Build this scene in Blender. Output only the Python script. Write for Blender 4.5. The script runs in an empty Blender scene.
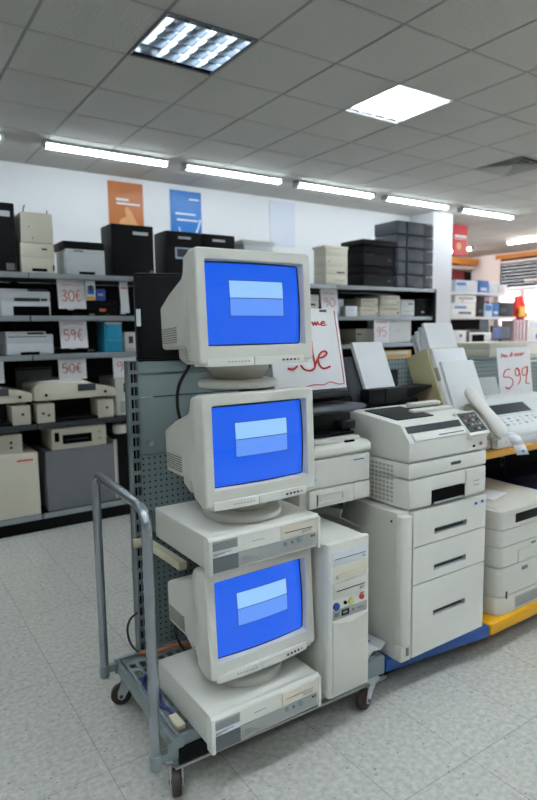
import bpy, bmesh, math, random
from mathutils import Vector, Matrix
random.seed(7)
PI = math.pi
EXPO = 1.42
scene = bpy.context.scene
COL = scene.collection

# ------------------------------------------------------------------ helpers
def lin(v):
    v /= 255.0
    return v / 12.92 if v <= 0.04045 else ((v + 0.055) / 1.055) ** 2.4
def S(r, g, b): return (lin(r), lin(g), lin(b), 1.0)

MATS = {}
def mat(name, col, rough=0.45, metal=0.0, var=0.0, scale=8.0, bump=0.0, bscale=200.0, emit=0.0, coat=0.0, spec=None):
    m = bpy.data.materials.new(name); m.use_nodes = True
    nt = m.node_tree; b = nt.nodes['Principled BSDF']
    b.inputs['Base Color'].default_value = col
    b.inputs['Roughness'].default_value = rough
    b.inputs['Metallic'].default_value = metal
    if spec is not None: b.inputs['Specular IOR Level'].default_value = spec
    if coat: b.inputs['Coat Weight'].default_value = coat
    tc = nt.nodes.new('ShaderNodeTexCoord')
    if var > 0:
        n = nt.nodes.new('ShaderNodeTexNoise'); n.inputs['Scale'].default_value = scale
        n.inputs['Detail'].default_value = 4
        mx = nt.nodes.new('ShaderNodeMix'); mx.data_type = 'RGBA'
        mx.inputs[6].default_value = (col[0]*(1-var), col[1]*(1-var), col[2]*(1-var*1.15), 1)
        mx.inputs[7].default_value = (min(1, col[0]*(1+var)), min(1, col[1]*(1+var)), min(1, col[2]*(1+var*.9)), 1)
        nt.links.new(tc.outputs['Object'], n.inputs['Vector'])
        nt.links.new(n.outputs['Fac'], mx.inputs[0]); nt.links.new(mx.outputs[2], b.inputs['Base Color'])
    if bump > 0:
        n2 = nt.nodes.new('ShaderNodeTexNoise'); n2.inputs['Scale'].default_value = bscale
        bp = nt.nodes.new('ShaderNodeBump'); bp.inputs['Strength'].default_value = bump; bp.inputs['Distance'].default_value = 0.002
        nt.links.new(tc.outputs['Object'], n2.inputs['Vector']); nt.links.new(n2.outputs['Fac'], bp.inputs['Height'])
        nt.links.new(bp.outputs['Normal'], b.inputs['Normal'])
    if emit:
        b.inputs['Emission Color'].default_value = col; b.inputs['Emission Strength'].default_value = emit
    MATS[name] = m
    return m
M = MATS
mat('beige', S(208, 206, 196), .42, var=.03, bump=.05)
mat('beige_warm', S(214, 208, 190), .45, var=.04)
mat('beige_light', S(220, 218, 210), .42, var=.03)
mat('beige_dark', S(176, 173, 160), .5, var=.03)
mat('grey_panel', S(158, 160, 156), .45, var=.02)
mat('olive', S(186, 176, 138), .5, var=.04)
mat('white_plastic', S(226, 227, 226), .4, var=.02)
mat('white_cool', S(214, 218, 222), .4, var=.02)
mat('paper', S(238, 238, 240), .7, var=.01)
mat('black', S(9, 9, 11), .5, var=.1, spec=.2)
mat('black_matte', S(10, 10, 12), .7, var=.1, spec=.2)
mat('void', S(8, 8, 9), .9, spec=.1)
mat('charcoal', S(36, 40, 46), .5, var=.05, spec=.3)
mat('dark_grey', S(66, 71, 79), .45, var=.05)
mat('mid_grey', S(112, 114, 118), .5, var=.05)
mat('cabinet_grey', S(116, 116, 120), .5, var=.04)
mat('plate_grey', S(92, 97, 101), .5, var=.06, scale=60)
mat('sticker_grey', S(160, 161, 158), .6, var=.25, scale=220)
mat('slate', S(60, 66, 70), .5, var=.05, spec=.3)
mat('panel_glass', S(26, 32, 38), .3, spec=.3)
mat('steel_paint', S(128, 140, 142), .38, metal=.35, var=.05, scale=14)
mat('gondola', S(134, 148, 148), .5, metal=.1, var=.04, scale=5)
mat('zinc', S(176, 178, 176), .32, metal=.8, var=.08, scale=30)
mat('bracket_zinc', S(188, 192, 194), .35, metal=.35, var=.06, scale=40)
mat('chrome', S(200, 200, 200), .2, metal=1)
mat('tube_steel', S(150, 156, 162), .27, metal=.75, var=.06, scale=20)
mat('rubber', S(52, 40, 32), .6, var=.2, scale=40)
mat('blue_paint', S(8, 66, 136), .4, var=.08)
mat('yellow_paint', S(220, 160, 10), .4, var=.06)
mat('orange_wood', S(206, 150, 60), .45, var=.08)
mat('blue_plastic', S(40, 150, 186), .35, var=.05)
mat('red', S(206, 34, 34), .4)
mat('red_ink', S(212, 50, 40), .6)
mat('pink_ink', S(214, 96, 92), .6)
mat('dark_ink', S(40, 40, 44), .6)
mat('button_blue', S(34, 76, 150), .3)
mat('button_yellow', S(196, 196, 96), .4)
mat('button_red', S(200, 50, 50), .35)
mat('button_teal', S(120, 150, 156), .35)
mat('cable_blue', S(24, 44, 120), .45)
mat('cable_black', S(18, 18, 18), .45)
mat('cable_orange', S(206, 106, 44), .45)
mat('connector', S(206, 198, 170), .5)
mat('wall', S(226, 227, 229), .85, var=.015, scale=1.5, bump=.1, bscale=60)
mat('column', S(230, 230, 234), .8, var=.01)
mat('shelf_black', S(12, 13, 14), .65, var=.1, spec=.15)
mat('shelf_edge', S(150, 156, 160), .4, metal=.3, var=.06, scale=12)
mat('tbar', S(140, 140, 135), .6)
mat('vent_metal', S(176, 176, 172), .5)
mat('lamp_body', S(205, 206, 206), .45)
mat('louver_white', S(240, 241, 242), .4)
mat('mirror_louver', S(190, 198, 206), .18, metal=1)
mat('tube_light', (0.83, 0.93, 1.0, 1), .5, emit=11.0)
mat('tube_warm', (1.0, 0.86, 0.80, 1), .5, emit=48.0)
mat('panel_tube', (0.83, 0.93, 1.0, 1), .5, emit=30.0)
mat('panel_dim', (0.80, 0.92, 1.0, 1), .5, emit=1.0)
mat('poster_orange', S(186, 106, 44), .35, var=.15, scale=6)
mat('poster_hand', S(222, 160, 104), .4, var=.1, scale=10)
mat('poster_blue', S(26, 116, 196), .35, var=.15, scale=5)
mat('poster_pale', S(206, 210, 222), .4, var=.03, scale=5)
mat('poster_mark', S(232, 236, 240), .5)
mat('banner_red', S(200, 22, 40), .4, var=.06)
mat('wood_beam', S(196, 128, 50), .5, var=.1)
mat('maroon', S(110, 22, 24), .5, var=.1)
mat('blind', S(38, 30, 28), .6, var=.08, spec=.2)
mat('vent_dark', S(128, 126, 116), .6)
mat('frame_white', S(222, 222, 222), .5)
mat('box_blue', S(44, 112, 190), .5, var=.2, scale=14)
mat('box_pale', S(196, 214, 232), .5, var=.1, scale=14)
mat('box_pink', S(226, 196, 206), .5, var=.08, scale=10)
mat('bag_yellow', S(236, 176, 40), .4)
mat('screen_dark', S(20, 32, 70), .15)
mat('spring_blue', S(34, 80, 180), .4)

def glass_mat():
    m = bpy.data.materials.new('window_glass'); m.use_nodes = True
    nt = m.node_tree; nt.nodes.clear()
    o = nt.nodes.new('ShaderNodeOutputMaterial'); t = nt.nodes.new('ShaderNodeBsdfTransparent')
    g = nt.nodes.new('ShaderNodeBsdfGlossy'); g.inputs['Roughness'].default_value = .03
    fr = nt.nodes.new('ShaderNodeFresnel'); fr.inputs['IOR'].default_value = 1.45
    mx = nt.nodes.new('ShaderNodeMixShader')
    nt.links.new(fr.outputs[0], mx.inputs[0]); nt.links.new(t.outputs[0], mx.inputs[1]); nt.links.new(g.outputs[0], mx.inputs[2])
    nt.links.new(mx.outputs[0], o.inputs[0]); M['glass'] = m
glass_mat()

def nmath(nt, op, a, b=None, c=None):
    n = nt.nodes.new('ShaderNodeMath'); n.operation = op
    for i, v in enumerate((a, b, c)):
        if v is None: continue
        if isinstance(v, (int, float)): n.inputs[i].default_value = v
        else: nt.links.new(v, n.inputs[i])
    return n.outputs[0]

def floor_mat():
    m = bpy.data.materials.new('vinyl_floor'); m.use_nodes = True
    nt = m.node_tree; b = nt.nodes['Principled BSDF']; L = nt.links.new
    tc = nt.nodes.new('ShaderNodeTexCoord'); sp = nt.nodes.new('ShaderNodeSeparateXYZ'); L(tc.outputs['Object'], sp.inputs[0])
    def line(o, off, size, w):
        f = nmath(nt, 'FRACT', nmath(nt, 'DIVIDE', nmath(nt, 'SUBTRACT', o, off), size))
        d = nmath(nt, 'ABSOLUTE', nmath(nt, 'SUBTRACT', f, .5))
        return nmath(nt, 'GREATER_THAN', d, .5 - w / size)
    lx = line(sp.outputs[0], .51, .307, .0016); ly = line(sp.outputs[1], 2.222, .2925*2, .0016)
    ln = nmath(nt, 'MAXIMUM', lx, ly)
    # tile-to-tile tone
    fx = nmath(nt, 'FLOOR', nmath(nt, 'DIVIDE', nmath(nt, 'SUBTRACT', sp.outputs[0], .51), .307))
    fy = nmath(nt, 'FLOOR', nmath(nt, 'DIVIDE', nmath(nt, 'SUBTRACT', sp.outputs[1], 2.222), .585))
    wn = nt.nodes.new('ShaderNodeTexWhiteNoise'); wn.noise_dimensions = '2D'
    cb = nt.nodes.new('ShaderNodeCombineXYZ'); L(fx, cb.inputs[0]); L(fy, cb.inputs[1]); L(cb.outputs[0], wn.inputs['Vector'])
    n1 = nt.nodes.new('ShaderNodeTexNoise'); n1.inputs['Scale'].default_value = 55; n1.inputs['Detail'].default_value = 6; L(tc.outputs['Object'], n1.inputs['Vector'])
    r1 = nt.nodes.new('ShaderNodeValToRGB'); r1.color_ramp.elements[0].position = .32; r1.color_ramp.elements[1].position = .7
    r1.color_ramp.elements[0].color = S(172, 170, 161); r1.color_ramp.elements[1].color = S(198, 196, 189); L(n1.outputs['Fac'], r1.inputs[0])
    mt = nt.nodes.new('ShaderNodeMix'); mt.data_type = 'RGBA'; mt.blend_type = 'MULTIPLY'; mt.inputs[0].default_value = 1
    tv = nmath(nt, 'MULTIPLY_ADD', wn.outputs['Value'], .05, .95)
    cc = nt.nodes.new('ShaderNodeCombineXYZ'); [L(tv, cc.inputs[i]) for i in range(3)]
    L(r1.outputs[0], mt.inputs[6]); L(cc.outputs[0], mt.inputs[7])
    # dark flecks
    mp = nt.nodes.new('ShaderNodeMapping'); mp.inputs['Scale'].default_value = (60, 110, 1); mp.inputs['Rotation'].default_value = (0, 0, .5); L(tc.outputs['Object'], mp.inputs[0])
    vo = nt.nodes.new('ShaderNodeTexVoronoi'); vo.inputs['Scale'].default_value = 1; L(mp.outputs[0], vo.inputs['Vector'])
    vs = nt.nodes.new('ShaderNodeSeparateXYZ'); L(vo.outputs['Color'], vs.inputs[0])
    fl = nmath(nt, 'MULTIPLY', nmath(nt, 'LESS_THAN', vo.outputs['Distance'], nmath(nt, 'MULTIPLY_ADD', vs.outputs[2], .22, .06)), nmath(nt, 'GREATER_THAN', vs.outputs[0], .62))
    n3 = nt.nodes.new('ShaderNodeTexNoise'); n3.inputs['Scale'].default_value = 90; L(tc.outputs['Object'], n3.inputs['Vector'])
    fl2 = nmath(nt, 'MULTIPLY', fl, nmath(nt, 'MULTIPLY', vs.outputs[1], .75))
    mf = nt.nodes.new('ShaderNodeMix'); mf.data_type = 'RGBA'; L(fl2, mf.inputs[0]); L(mt.outputs[2], mf.inputs[6]); mf.inputs[7].default_value = S(92, 88, 80)
    ml = nt.nodes.new('ShaderNodeMix'); ml.data_type = 'RGBA'; L(nmath(nt, 'MULTIPLY', ln, .4), ml.inputs[0]); L(mf.outputs[2], ml.inputs[6]); ml.inputs[7].default_value = S(96, 92, 84)
    L(ml.outputs[2], b.inputs['Base Color'])
    n2 = nt.nodes.new('ShaderNodeTexNoise'); n2.inputs['Scale'].default_value = 14; n2.inputs['Detail'].default_value = 5; L(tc.outputs['Object'], n2.inputs['Vector'])
    L(nmath(nt, 'MULTIPLY_ADD', n2.outputs['Fac'], .06, .20), b.inputs['Roughness'])
    bp = nt.nodes.new('ShaderNodeBump'); bp.inputs['Strength'].default_value = .15; bp.inputs['Distance'].default_value = .002
    L(nmath(nt, 'SUBTRACT', 1, ln), bp.inputs['Height']); L(bp.outputs[0], b.inputs['Normal'])
    M['floor'] = m
floor_mat()

def ceil_mat():
    m = mat('ceiling_tile', S(192, 191, 185), .9, var=.04, scale=3)
    nt = m.node_tree; b = nt.nodes['Principled BSDF']; L = nt.links.new
    tc = nt.nodes.new('ShaderNodeTexCoord')
    n = nt.nodes.new('ShaderNodeTexNoise'); n.inputs['Scale'].default_value = 70; n.inputs['Detail'].default_value = 5; L(tc.outputs['Object'], n.inputs['Vector'])
    bp = nt.nodes.new('ShaderNodeBump'); bp.inputs['Strength'].default_value = .5; bp.inputs['Distance'].default_value = .01
    L(n.outputs['Fac'], bp.inputs['Height']); L(bp.outputs[0], b.inputs['Normal'])
ceil_mat()

def peg_mat():
    m = mat('pegboard', S(130, 144, 144), .5, metal=.1)
    nt = m.node_tree; b = nt.nodes['Principled BSDF']; L = nt.links.new
    tc = nt.nodes.new('ShaderNodeTexCoord'); sp = nt.nodes.new('ShaderNodeSeparateXYZ'); L(tc.outputs['Object'], sp.inputs[0])
    def c(o, s): return nmath(nt, 'SUBTRACT', nmath(nt, 'FRACT', nmath(nt, 'DIVIDE', o, s)), .5)
    a = c(sp.outputs[0], .022); z = c(sp.outputs[2], .022)
    d = nmath(nt, 'SQRT', nmath(nt, 'ADD', nmath(nt, 'MULTIPLY', a, a), nmath(nt, 'MULTIPLY', z, z)))
    h = nmath(nt, 'LESS_THAN', d, .17)
    mx = nt.nodes.new('ShaderNodeMix'); mx.data_type = 'RGBA'; L(h, mx.inputs[0])
    mx.inputs[6].default_value = S(130, 144, 144); mx.inputs[7].default_value = S(30, 34, 36); L(mx.outputs[2], b.inputs['Base Color'])
    L(nmath(nt, 'MULTIPLY_ADD', h, .4, .5), b.inputs['Roughness'])
peg_mat()

def screen_mat():
    # lit CRT picture: blue desktop with one message window (drawn in the tube's own coordinates)
    m = bpy.data.materials.new('crt_picture'); m.use_nodes = True
    nt = m.node_tree; b = nt.nodes['Principled BSDF']; L = nt.links.new
    tc = nt.nodes.new('ShaderNodeTexCoord'); sp = nt.nodes.new('ShaderNodeSeparateXYZ'); L(tc.outputs['Object'], sp.inputs[0])
    x, z = sp.outputs[0], sp.outputs[2]
    def rect(x0, x1, z0, z1):
        a = nmath(nt, 'MULTIPLY', nmath(nt, 'GREATER_THAN', x, x0), nmath(nt, 'LESS_THAN', x, x1))
        c = nmath(nt, 'MULTIPLY', nmath(nt, 'GREATER_THAN', z, z0), nmath(nt, 'LESS_THAN', z, z1))
        return nmath(nt, 'MULTIPLY', a, c)
    col = None
    def over(base, fac, c):
        mx = nt.nodes.new('ShaderNodeMix'); mx.data_type = 'RGBA'; L(fac, mx.inputs[0])
        if isinstance(base, tuple): mx.inputs[6].default_value = base
        else: L(base, mx.inputs[6])
        mx.inputs[7].default_value = c
        return mx.outputs[2]
    c = over(S(16, 92, 232), rect(-.083, .095, -.034, .064), S(14, 40, 92))
    c = over(c, rect(-.0815, .0935, .0165, .0625), S(150, 200, 250))
    c = over(c, rect(-.0815, .0935, -.0325, .0145), S(98, 150, 246))
    edge = nmath(nt, 'SUBTRACT', 1, rect(-.1520, .1510, -.1095, .1090)); c = over(c, edge, (.002, .002, .004, 1))
    b.inputs['Base Color'].default_value = (.01, .012, .02, 1); b.inputs['Roughness'].default_value = .07
    b.inputs['Specular IOR Level'].default_value = .5
    L(c, b.inputs['Emission Color']); b.inputs['Emission Strength'].default_value = 2 ** -EXPO
    M['screen'] = m
screen_mat()

class MB:
    def __init__(s): s.bm = bmesh.new()
    def _bev(s, vs, bev, seg):
        vset = set(vs); es = [e for e in s.bm.edges if e.verts[0] in vset and e.verts[1] in vset]
        bmesh.ops.bevel(s.bm, geom=es, offset=bev, segments=seg, affect='EDGES', profile=.6, clamp_overlap=True)
    def box(s, x0, x1, y0, y1, z0, z1, bev=0.0, seg=2):
        v = [s.bm.verts.new(p) for p in ((x0,y0,z0),(x1,y0,z0),(x1,y1,z0),(x0,y1,z0),(x0,y0,z1),(x1,y0,z1),(x1,y1,z1),(x0,y1,z1))]
        for f in ((3,2,1,0),(4,5,6,7),(0,1,5,4),(1,2,6,5),(2,3,7,6),(3,0,4,7)): s.bm.faces.new([v[i] for i in f])
        if bev > 0: s._bev(v, min(bev, .45*min(abs(x1-x0), abs(y1-y0), abs(z1-z0))), seg)
        return s
    def prism(s, pts, ax, a0, a1, bev=0.0, seg=2):
        def P(p, a): return {'x': (a, p[0], p[1]), 'y': (p[0], a, p[1]), 'z': (p[0], p[1], a)}[ax]
        A = [s.bm.verts.new(P(p, a0)) for p in pts]; B = [s.bm.verts.new(P(p, a1)) for p in pts]
        s.bm.faces.new(A); s.bm.faces.new(B[::-1]); n = len(pts)
        for i in range(n): s.bm.faces.new((A[i], B[i], B[(i+1)%n], A[(i+1)%n]))
        if bev > 0: s._bev(A + B, bev, seg)
        return s
    def loft(s, rings, cap0=True, cap1=True):
        R = [[s.bm.verts.new(p) for p in r] for r in rings]; n = len(R[0])
        for a, b in zip(R, R[1:]):
            for i in range(n): s.bm.faces.new((a[i], a[(i+1)%n], b[(i+1)%n], b[i]))
        if cap0: s.bm.faces.new(R[0][::-1])
        if cap1: s.bm.faces.new(R[-1])
        return s
    def tube(s, path, r, n=10):
        P = [Vector(p) for p in path]; rings = []
        up = None
        for i, p in enumerate(P):
            t = ((P[min(i+1, len(P)-1)] - p).normalized() + (p - P[max(i-1, 0)]).normalized())
            if t.length < 1e-6: t = Vector((0,0,1))
            t.normalize()
            if up is None: up = t.orthogonal().normalized()
            up = (up - t * up.dot(t)); up = up.normalized() if up.length > 1e-6 else t.orthogonal().normalized()
            w = t.cross(up)
            rings.append([p + r*(math.cos(2*PI*k/n)*up + math.sin(2*PI*k/n)*w) for k in range(n)])
        return s.loft(rings)
    def cyl(s, c, ax, r, h, n=24, r2=None, bev=0.0):
        r2 = r if r2 is None else r2
        def P(a, rad, t):
            u, v = rad*math.cos(a), rad*math.sin(a)
            return {'x': (c[0]+t, c[1]+u, c[2]+v), 'y': (c[0]+u, c[1]+t, c[2]+v), 'z': (c[0]+u, c[1]+v, c[2]+t)}[ax]
        if bev > 0: prof = [(r-bev, 0), (r-.3*bev, .3*bev), (r, bev), (r2, h-bev), (r2-.3*bev, h-.3*bev), (r2-bev, h)]
        else: prof = [(r, 0), (r2, h)]
        return s.loft([[P(2*PI*k/n, rad, t) for k in range(n)] for rad, t in prof])
    def quad(s, a, b, c, d):
        s.bm.faces.new([s.bm.verts.new(p) for p in (a, b, c, d)]); return s
    def xform(s, mtx): s.bm.transform(mtx); return s
    def frame(s, x0, x1, z0, z1, y0, y1, hx0, hx1, hz0, hz1, depth):
        # a plate (front y0) with a blind recess of the given depth
        s.box(x0, hx0, y0, y1, z0, z1); s.box(hx1, x1, y0, y1, z0, z1)
        s.box(hx0, hx1, y0, y1, z0, hz0); s.box(hx0, hx1, y0, y1, hz1, z1)
        s.box(hx0, hx1, y0+depth, max(y1, y0+depth+.004), hz0, hz1)
        return s
    def build(s, name, m, parent=None, angle=35, loc=None, recalc=True):
        if recalc: bmesh.ops.recalc_face_normals(s.bm, faces=s.bm.faces)
        me = bpy.data.meshes.new(name); s.bm.to_mesh(me); s.bm.free()
        for p in me.polygons: p.use_smooth = True
        me.set_sharp_from_angle(angle=math.radians(angle))
        me.materials.append(M[m] if isinstance(m, str) else m)
        o = bpy.data.objects.new(name, me); COL.objects.link(o)
        if parent is not None: o.parent = parent
        if loc: o.location = loc
        return o

def tag(o, label, cat, group=None):
    o['label'] = label; o['category'] = cat
    if group: o['group'] = group
    return o
def thing(name, label, cat, loc=(0, 0, 0), rot=0.0, group=None):
    o = bpy.data.objects.new(name, None); COL.objects.link(o)
    o.empty_display_size = .05; o.location = loc
    o.rotation_euler = rot if isinstance(rot, tuple) else (0, 0, rot)
    return tag(o, label, cat, group)
def struct(name, mb, m, **k):
    o = mb.build(name, m, **k); o['kind'] = 'structure'; return o
def children(o): return [c for c in list(COL.objects) if c.parent == o]
def dup(o, loc, label, rot=None):
    r = o.copy(); COL.objects.link(r); r.location = loc; r['label'] = label
    if rot is not None: r.rotation_euler = (0, 0, rot)
    def rec(a, b):
        for ch in children(a):
            if ch == b: continue
            c = ch.copy(); COL.objects.link(c); c.parent = b; rec(ch, c)
    rec(o, r)
    return r
def rrect(x0, x1, z0, z1, y, r, n=4):
    out = []
    for cx, cz, a0 in ((x1-r, z1-r, 0), (x0+r, z1-r, PI/2), (x0+r, z0+r, PI), (x1-r, z0+r, 1.5*PI)):
        for k in range(n+1):
            a = a0 + k*PI/2/n; out.append((cx+r*math.cos(a), y, cz+r*math.sin(a)))
    return out
def arc(pts, n=6):
    # Catmull-Rom smoothing of a polyline
    P = [Vector(p) for p in pts]; out = []
    for i in range(len(P)-1):
        p0, p1, p2, p3 = P[max(i-1,0)], P[i], P[i+1], P[min(i+2, len(P)-1)]
        for k in range(n):
            t = k/n
            out.append(.5*((2*p1) + (p2-p0)*t + (2*p0-5*p1+4*p2-p3)*t*t + (3*p1-p0-3*p2+p3)*t**3))
    out.append(P[-1]); return out
# ------------------------------------------------------------------ camera
cam_d = bpy.data.cameras.new('camera'); cam = bpy.data.objects.new('camera', cam_d); COL.objects.link(cam)
yaw, pit, rol, fpx = 0.5932, 0.1159, 0.0140, 595.88
f = Vector((math.sin(yaw)*math.cos(pit), math.cos(yaw)*math.cos(pit), -math.sin(pit)))
rt = Vector((math.cos(yaw), -math.sin(yaw), 0)); dn = f.cross(rt)
r_ = math.cos(rol)*rt + math.sin(rol)*dn; d_ = -math.sin(rol)*rt + math.cos(rol)*dn
m4 = Matrix((( r_.x, -d_.x, -f.x, 0), (r_.y, -d_.y, -f.y, 0), (r_.z, -d_.z, -f.z, 1.3), (0, 0, 0, 1)))
cam.matrix_world = m4
cam_d.sensor_fit = 'VERTICAL'; cam_d.sensor_height = 36; cam_d.sensor_width = 36*537/800
cam_d.lens = 36*fpx/800; cam_d.clip_start = .02
cam_d.dof.use_dof = True; cam_d.dof.focus_distance = 1.72; cam_d.dof.aperture_fstop = 3.2
scene.camera = cam

# ------------------------------------------------------------------ setting
CZ = 3.035
struct('floor', MB().box(-4, 13, -4.5, 10, -.05, 0), 'floor')
# suspended ceiling: bevelled tiles with real gaps, openings where lamps and the vent sit
OX, OY, TS = .907, 2.574, .6
panels = [(1, 1), (4, 1), (-2, 1), (-5, 1)] + [(i, j) for i in (-5, -2, 1, 4, 7, 10, 13) for j in (-4, -7)]  # entries out of view are unseen lamps added to brighten the room
vent = (8, 2)
mb = MB()
for i in range(-8, 21):
    for j in range(-12, 13):
        x0, y0 = OX+TS*i, OY+TS*j
        if (i, j) in panels or (i, j) == vent or x0 > 12.9 or y0 > 9.9: continue
        if y0 >= 6.66 and x0 < 7.2: continue
        g, h = .006, .012
        a = [(x0+g, y0+g, CZ+.008), (x0+TS-g, y0+g, CZ+.008), (x0+TS-g, y0+TS-g, CZ+.008), (x0+g, y0+TS-g, CZ+.008)]
        b = [(x0+h, y0+h, CZ), (x0+TS-h, y0+h, CZ), (x0+TS-h, y0+TS-h, CZ), (x0+h, y0+TS-h, CZ)]
        va = [mb.bm.verts.new(p) for p in a]; vb = [mb.bm.verts.new(p) for p in b]
        mb.bm.faces.new(vb)
        for k in range(4): mb.bm.faces.new((va[k], va[(k+1) % 4], vb[(k+1) % 4], vb[k]))
struct('ceiling', mb, 'ceiling_tile', angle=20, recalc=False)
mb = MB()
for i in range(-8, 22):
    x = OX+TS*i; mb.box(x-.012, x+.012, -4.5, 10, CZ+.006, CZ+.03)
for j in range(-12, 14):
    y = OY+TS*j; mb.box(-4, 13, y-.012, y+.012, CZ+.0062, CZ+.0302)
struct('trim_1', mb, 'tbar')
struct('trim_2', MB().box(-4, 13, -4.5, 10, CZ+.14, CZ+.16), 'tbar')
struct('wall_back', MB().box(-4, 7.7, 6.65, 6.75, 0, CZ+.1), 'wall')
struct('wall_corner', MB().box(7.54, 7.64, 6.3, 9.75, 0, CZ+.1), 'wall')
struct('wall_rear', MB().box(7.7, 13, 9.75, 9.85, 0, CZ+.1), 'wall')
struct('wall_front', MB().box(-4, 13, -4.6, -4.5, 0, CZ+.1), 'wall')
struct('wall_left', MB().box(-4.1, -4, -4.5, 6.75, 0, CZ+.1), 'wall')
struct('column', MB().box(7.20, 7.64, 6.2, 6.66, 0, CZ+.02), 'column')
# right wall: solid with a long window opening
struct('wall_right', MB().box(12.7, 12.8, 8.92, 9.85, 0, CZ+.1).box(12.7, 12.8, -4.5, 8.92, 0, .9).box(12.7, 12.8, -4.5, 8.92, 3.0, CZ+.1), 'wall')
struct('trim_3', MB().box(12.64, 12.72, 2.5, 8.98, 2.90, 3.0), 'wood_beam')
mb = MB().box(12.66, 12.74, 8.86, 8.95, .9, 2.9).box(12.66, 12.74, 2.5, 8.9, 2.14, 2.22).box(12.66, 12.74, 2.5, 8.9, .9, .98)
for y in (8.27, 7.4, 6.4, 5.4, 4.4, 3.4, 2.5): mb.box(12.67, 12.73, y-.06, y+.06, .98, 2.14)
w1 = struct('window_1', mb, 'frame_white')
o = MB().box(12.695, 12.705, 2.5, 8.9, .98, 2.14).build('window_glass', 'glass', w1)
mb = MB()
for k in range(9): mb.box(12.675, 12.70, 2.5, 8.86, 2.23+.075*k, 2.23+.075*k+.07, .01)
mb.build('blind', 'blind', w1)
MB().box(12.64, 12.67, 2.5, 8.86, 2.80, 2.845).box(12.64, 12.67, 2.5, 8.2, 2.34, 2.39).build('reflection_bar', 'frame_white', w1)  # white bars standing in for reflections of the ceiling tubes
# fascia beam and dark doorway on the rear wall, beside the column
struct('trim_4', MB().box(7.7, 12.55, 9.38, 9.75, 2.82, 2.95), 'wood_beam')
struct('trim_5', MB().box(7.7, 12.6, 9.55, 9.75, 2.73, 2.80), 'frame_white')
d1 = struct('door_1', MB().box(9.6, 12.6, 9.70, 9.76, 0, 2.70), 'maroon')
MB().box(12.45, 12.66, 9.67, 9.71, 0, 2.68).build('door_leaf', 'black_matte', d1)

# ------------------------------------------------------------------ ceiling lamps
def louver_panel(i, j, on, label):
    x0, y0 = OX+TS*i, OY+TS*j
    t = thing('louver_light', label, 'ceiling light', (x0+TS/2, y0+TS/2, CZ), 0, 'square louvre lights in the ceiling')
    h = TS/2-.008
    mb = MB().box(-h, h, -h, h, .11, .115)
    for s in (-1, 1):
        mb.box(s*h-.004, s*h+.004, -h, h, -.002, .112); mb.box(-h, h, s*h-.004, s*h+.004, -.002, .112)
    mb.build('housing', 'lamp_body' if on else 'mid_grey', t)  # darker housing colour paints in the gloom of the unlit lamp
    for k in range(4):
        x = -.21+.14*k
        if on: MB().cyl((x, -.26, .075), 'y', .015, .52, 10).build('lamp_tube', 'panel_tube', t)
        else: MB().cyl((x, -.26, .05), 'y', .017, .52 if k else .40, 12).build('lamp_tube', 'panel_dim', t)
    mb = MB()
    for k in range(5):
        x = -.28+.14*k; mb.prism([(x-.007, .06), (x+.007, .06), (x+.003, .003), (x-.003, .003)], 'y', -h+.004, h-.004)
    mb.build('louver_rail', 'louver_white' if on else 'mirror_louver', t)  # white louvres on lit lamps put their brightness into the colour
    mb = MB()
    for k in range(8 if on else 5):
        y = -.245+.07*k if on else -.24+.12*k
        mb.prism([(y-.004, .05), (y+.004, .05), (y+.001, .006), (y-.001, .006)], 'x', -h+.004, h-.004)
    mb.build('louver_blade', 'louver_white' if on else 'mirror_louver', t)
    return t
for (i, j) in panels:
    if (i, j) == (1, 1): louver_panel(i, j, False, 'dim square louvre ceiling light with mirrored blades, nearest the upper left')
    elif (i, j) == (4, 1): louver_panel(i, j, True, 'brightly lit square louvre ceiling light in the upper right of the ceiling')
    else:
        louver_panel(i, j, True, 'added square louvre ceiling light, unseen, brightening the room')
def strip_light(x, y, z, alongx, L, label, lm='tube_light'):
    t = thing('strip_light', label, 'ceiling light', (x, y, z), 0 if alongx else PI/2, 'fluorescent strip lights on the ceiling')
    MB().box(-L/2, L/2, -.05, .05, .03, .055, .004).box(-L/2, -L/2+.03, -.055, .055, -.012, .05, .004).box(L/2-.03, L/2, -.055, .055, -.012, .05, .004).build('housing', 'lamp_body', t)
    MB().prism([(-.036, .03), (-.03, .008), (-.016, -.004), (.016, -.004), (.03, .008), (.036, .03)], 'x', -L/2+.03, L/2-.03).build('diffuser', lm, t)
    return t
names = ['first from the left, its end at the left edge', 'second from the left, above the orange poster', 'third from the left, above the top monitor', 'fourth from the left, above the pale poster', 'fifth from the left, above the dark grey printer stack', 'sixth from the left, past the column']
for k in range(6):
    strip_light((.52, 2.09, 3.497, 4.945, 6.39, 7.915)[k], 5.79, CZ-.056, True, 1.24, 'strip light, ' + names[k])
strip_light(11.0, 6.9, CZ-.056, False, 1.26, 'white strip light far right, pointing towards the shuttered window', 'tube_warm')
strip_light(11.0, 9.0, CZ-.056, False, 1.26, 'white strip light partly hidden behind the hanging red banner', 'tube_warm')
strip_light(11.0, 4.8, CZ-.056, False, 1.26, 'white strip light farthest right, near the window wall', 'tube_warm')

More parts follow.
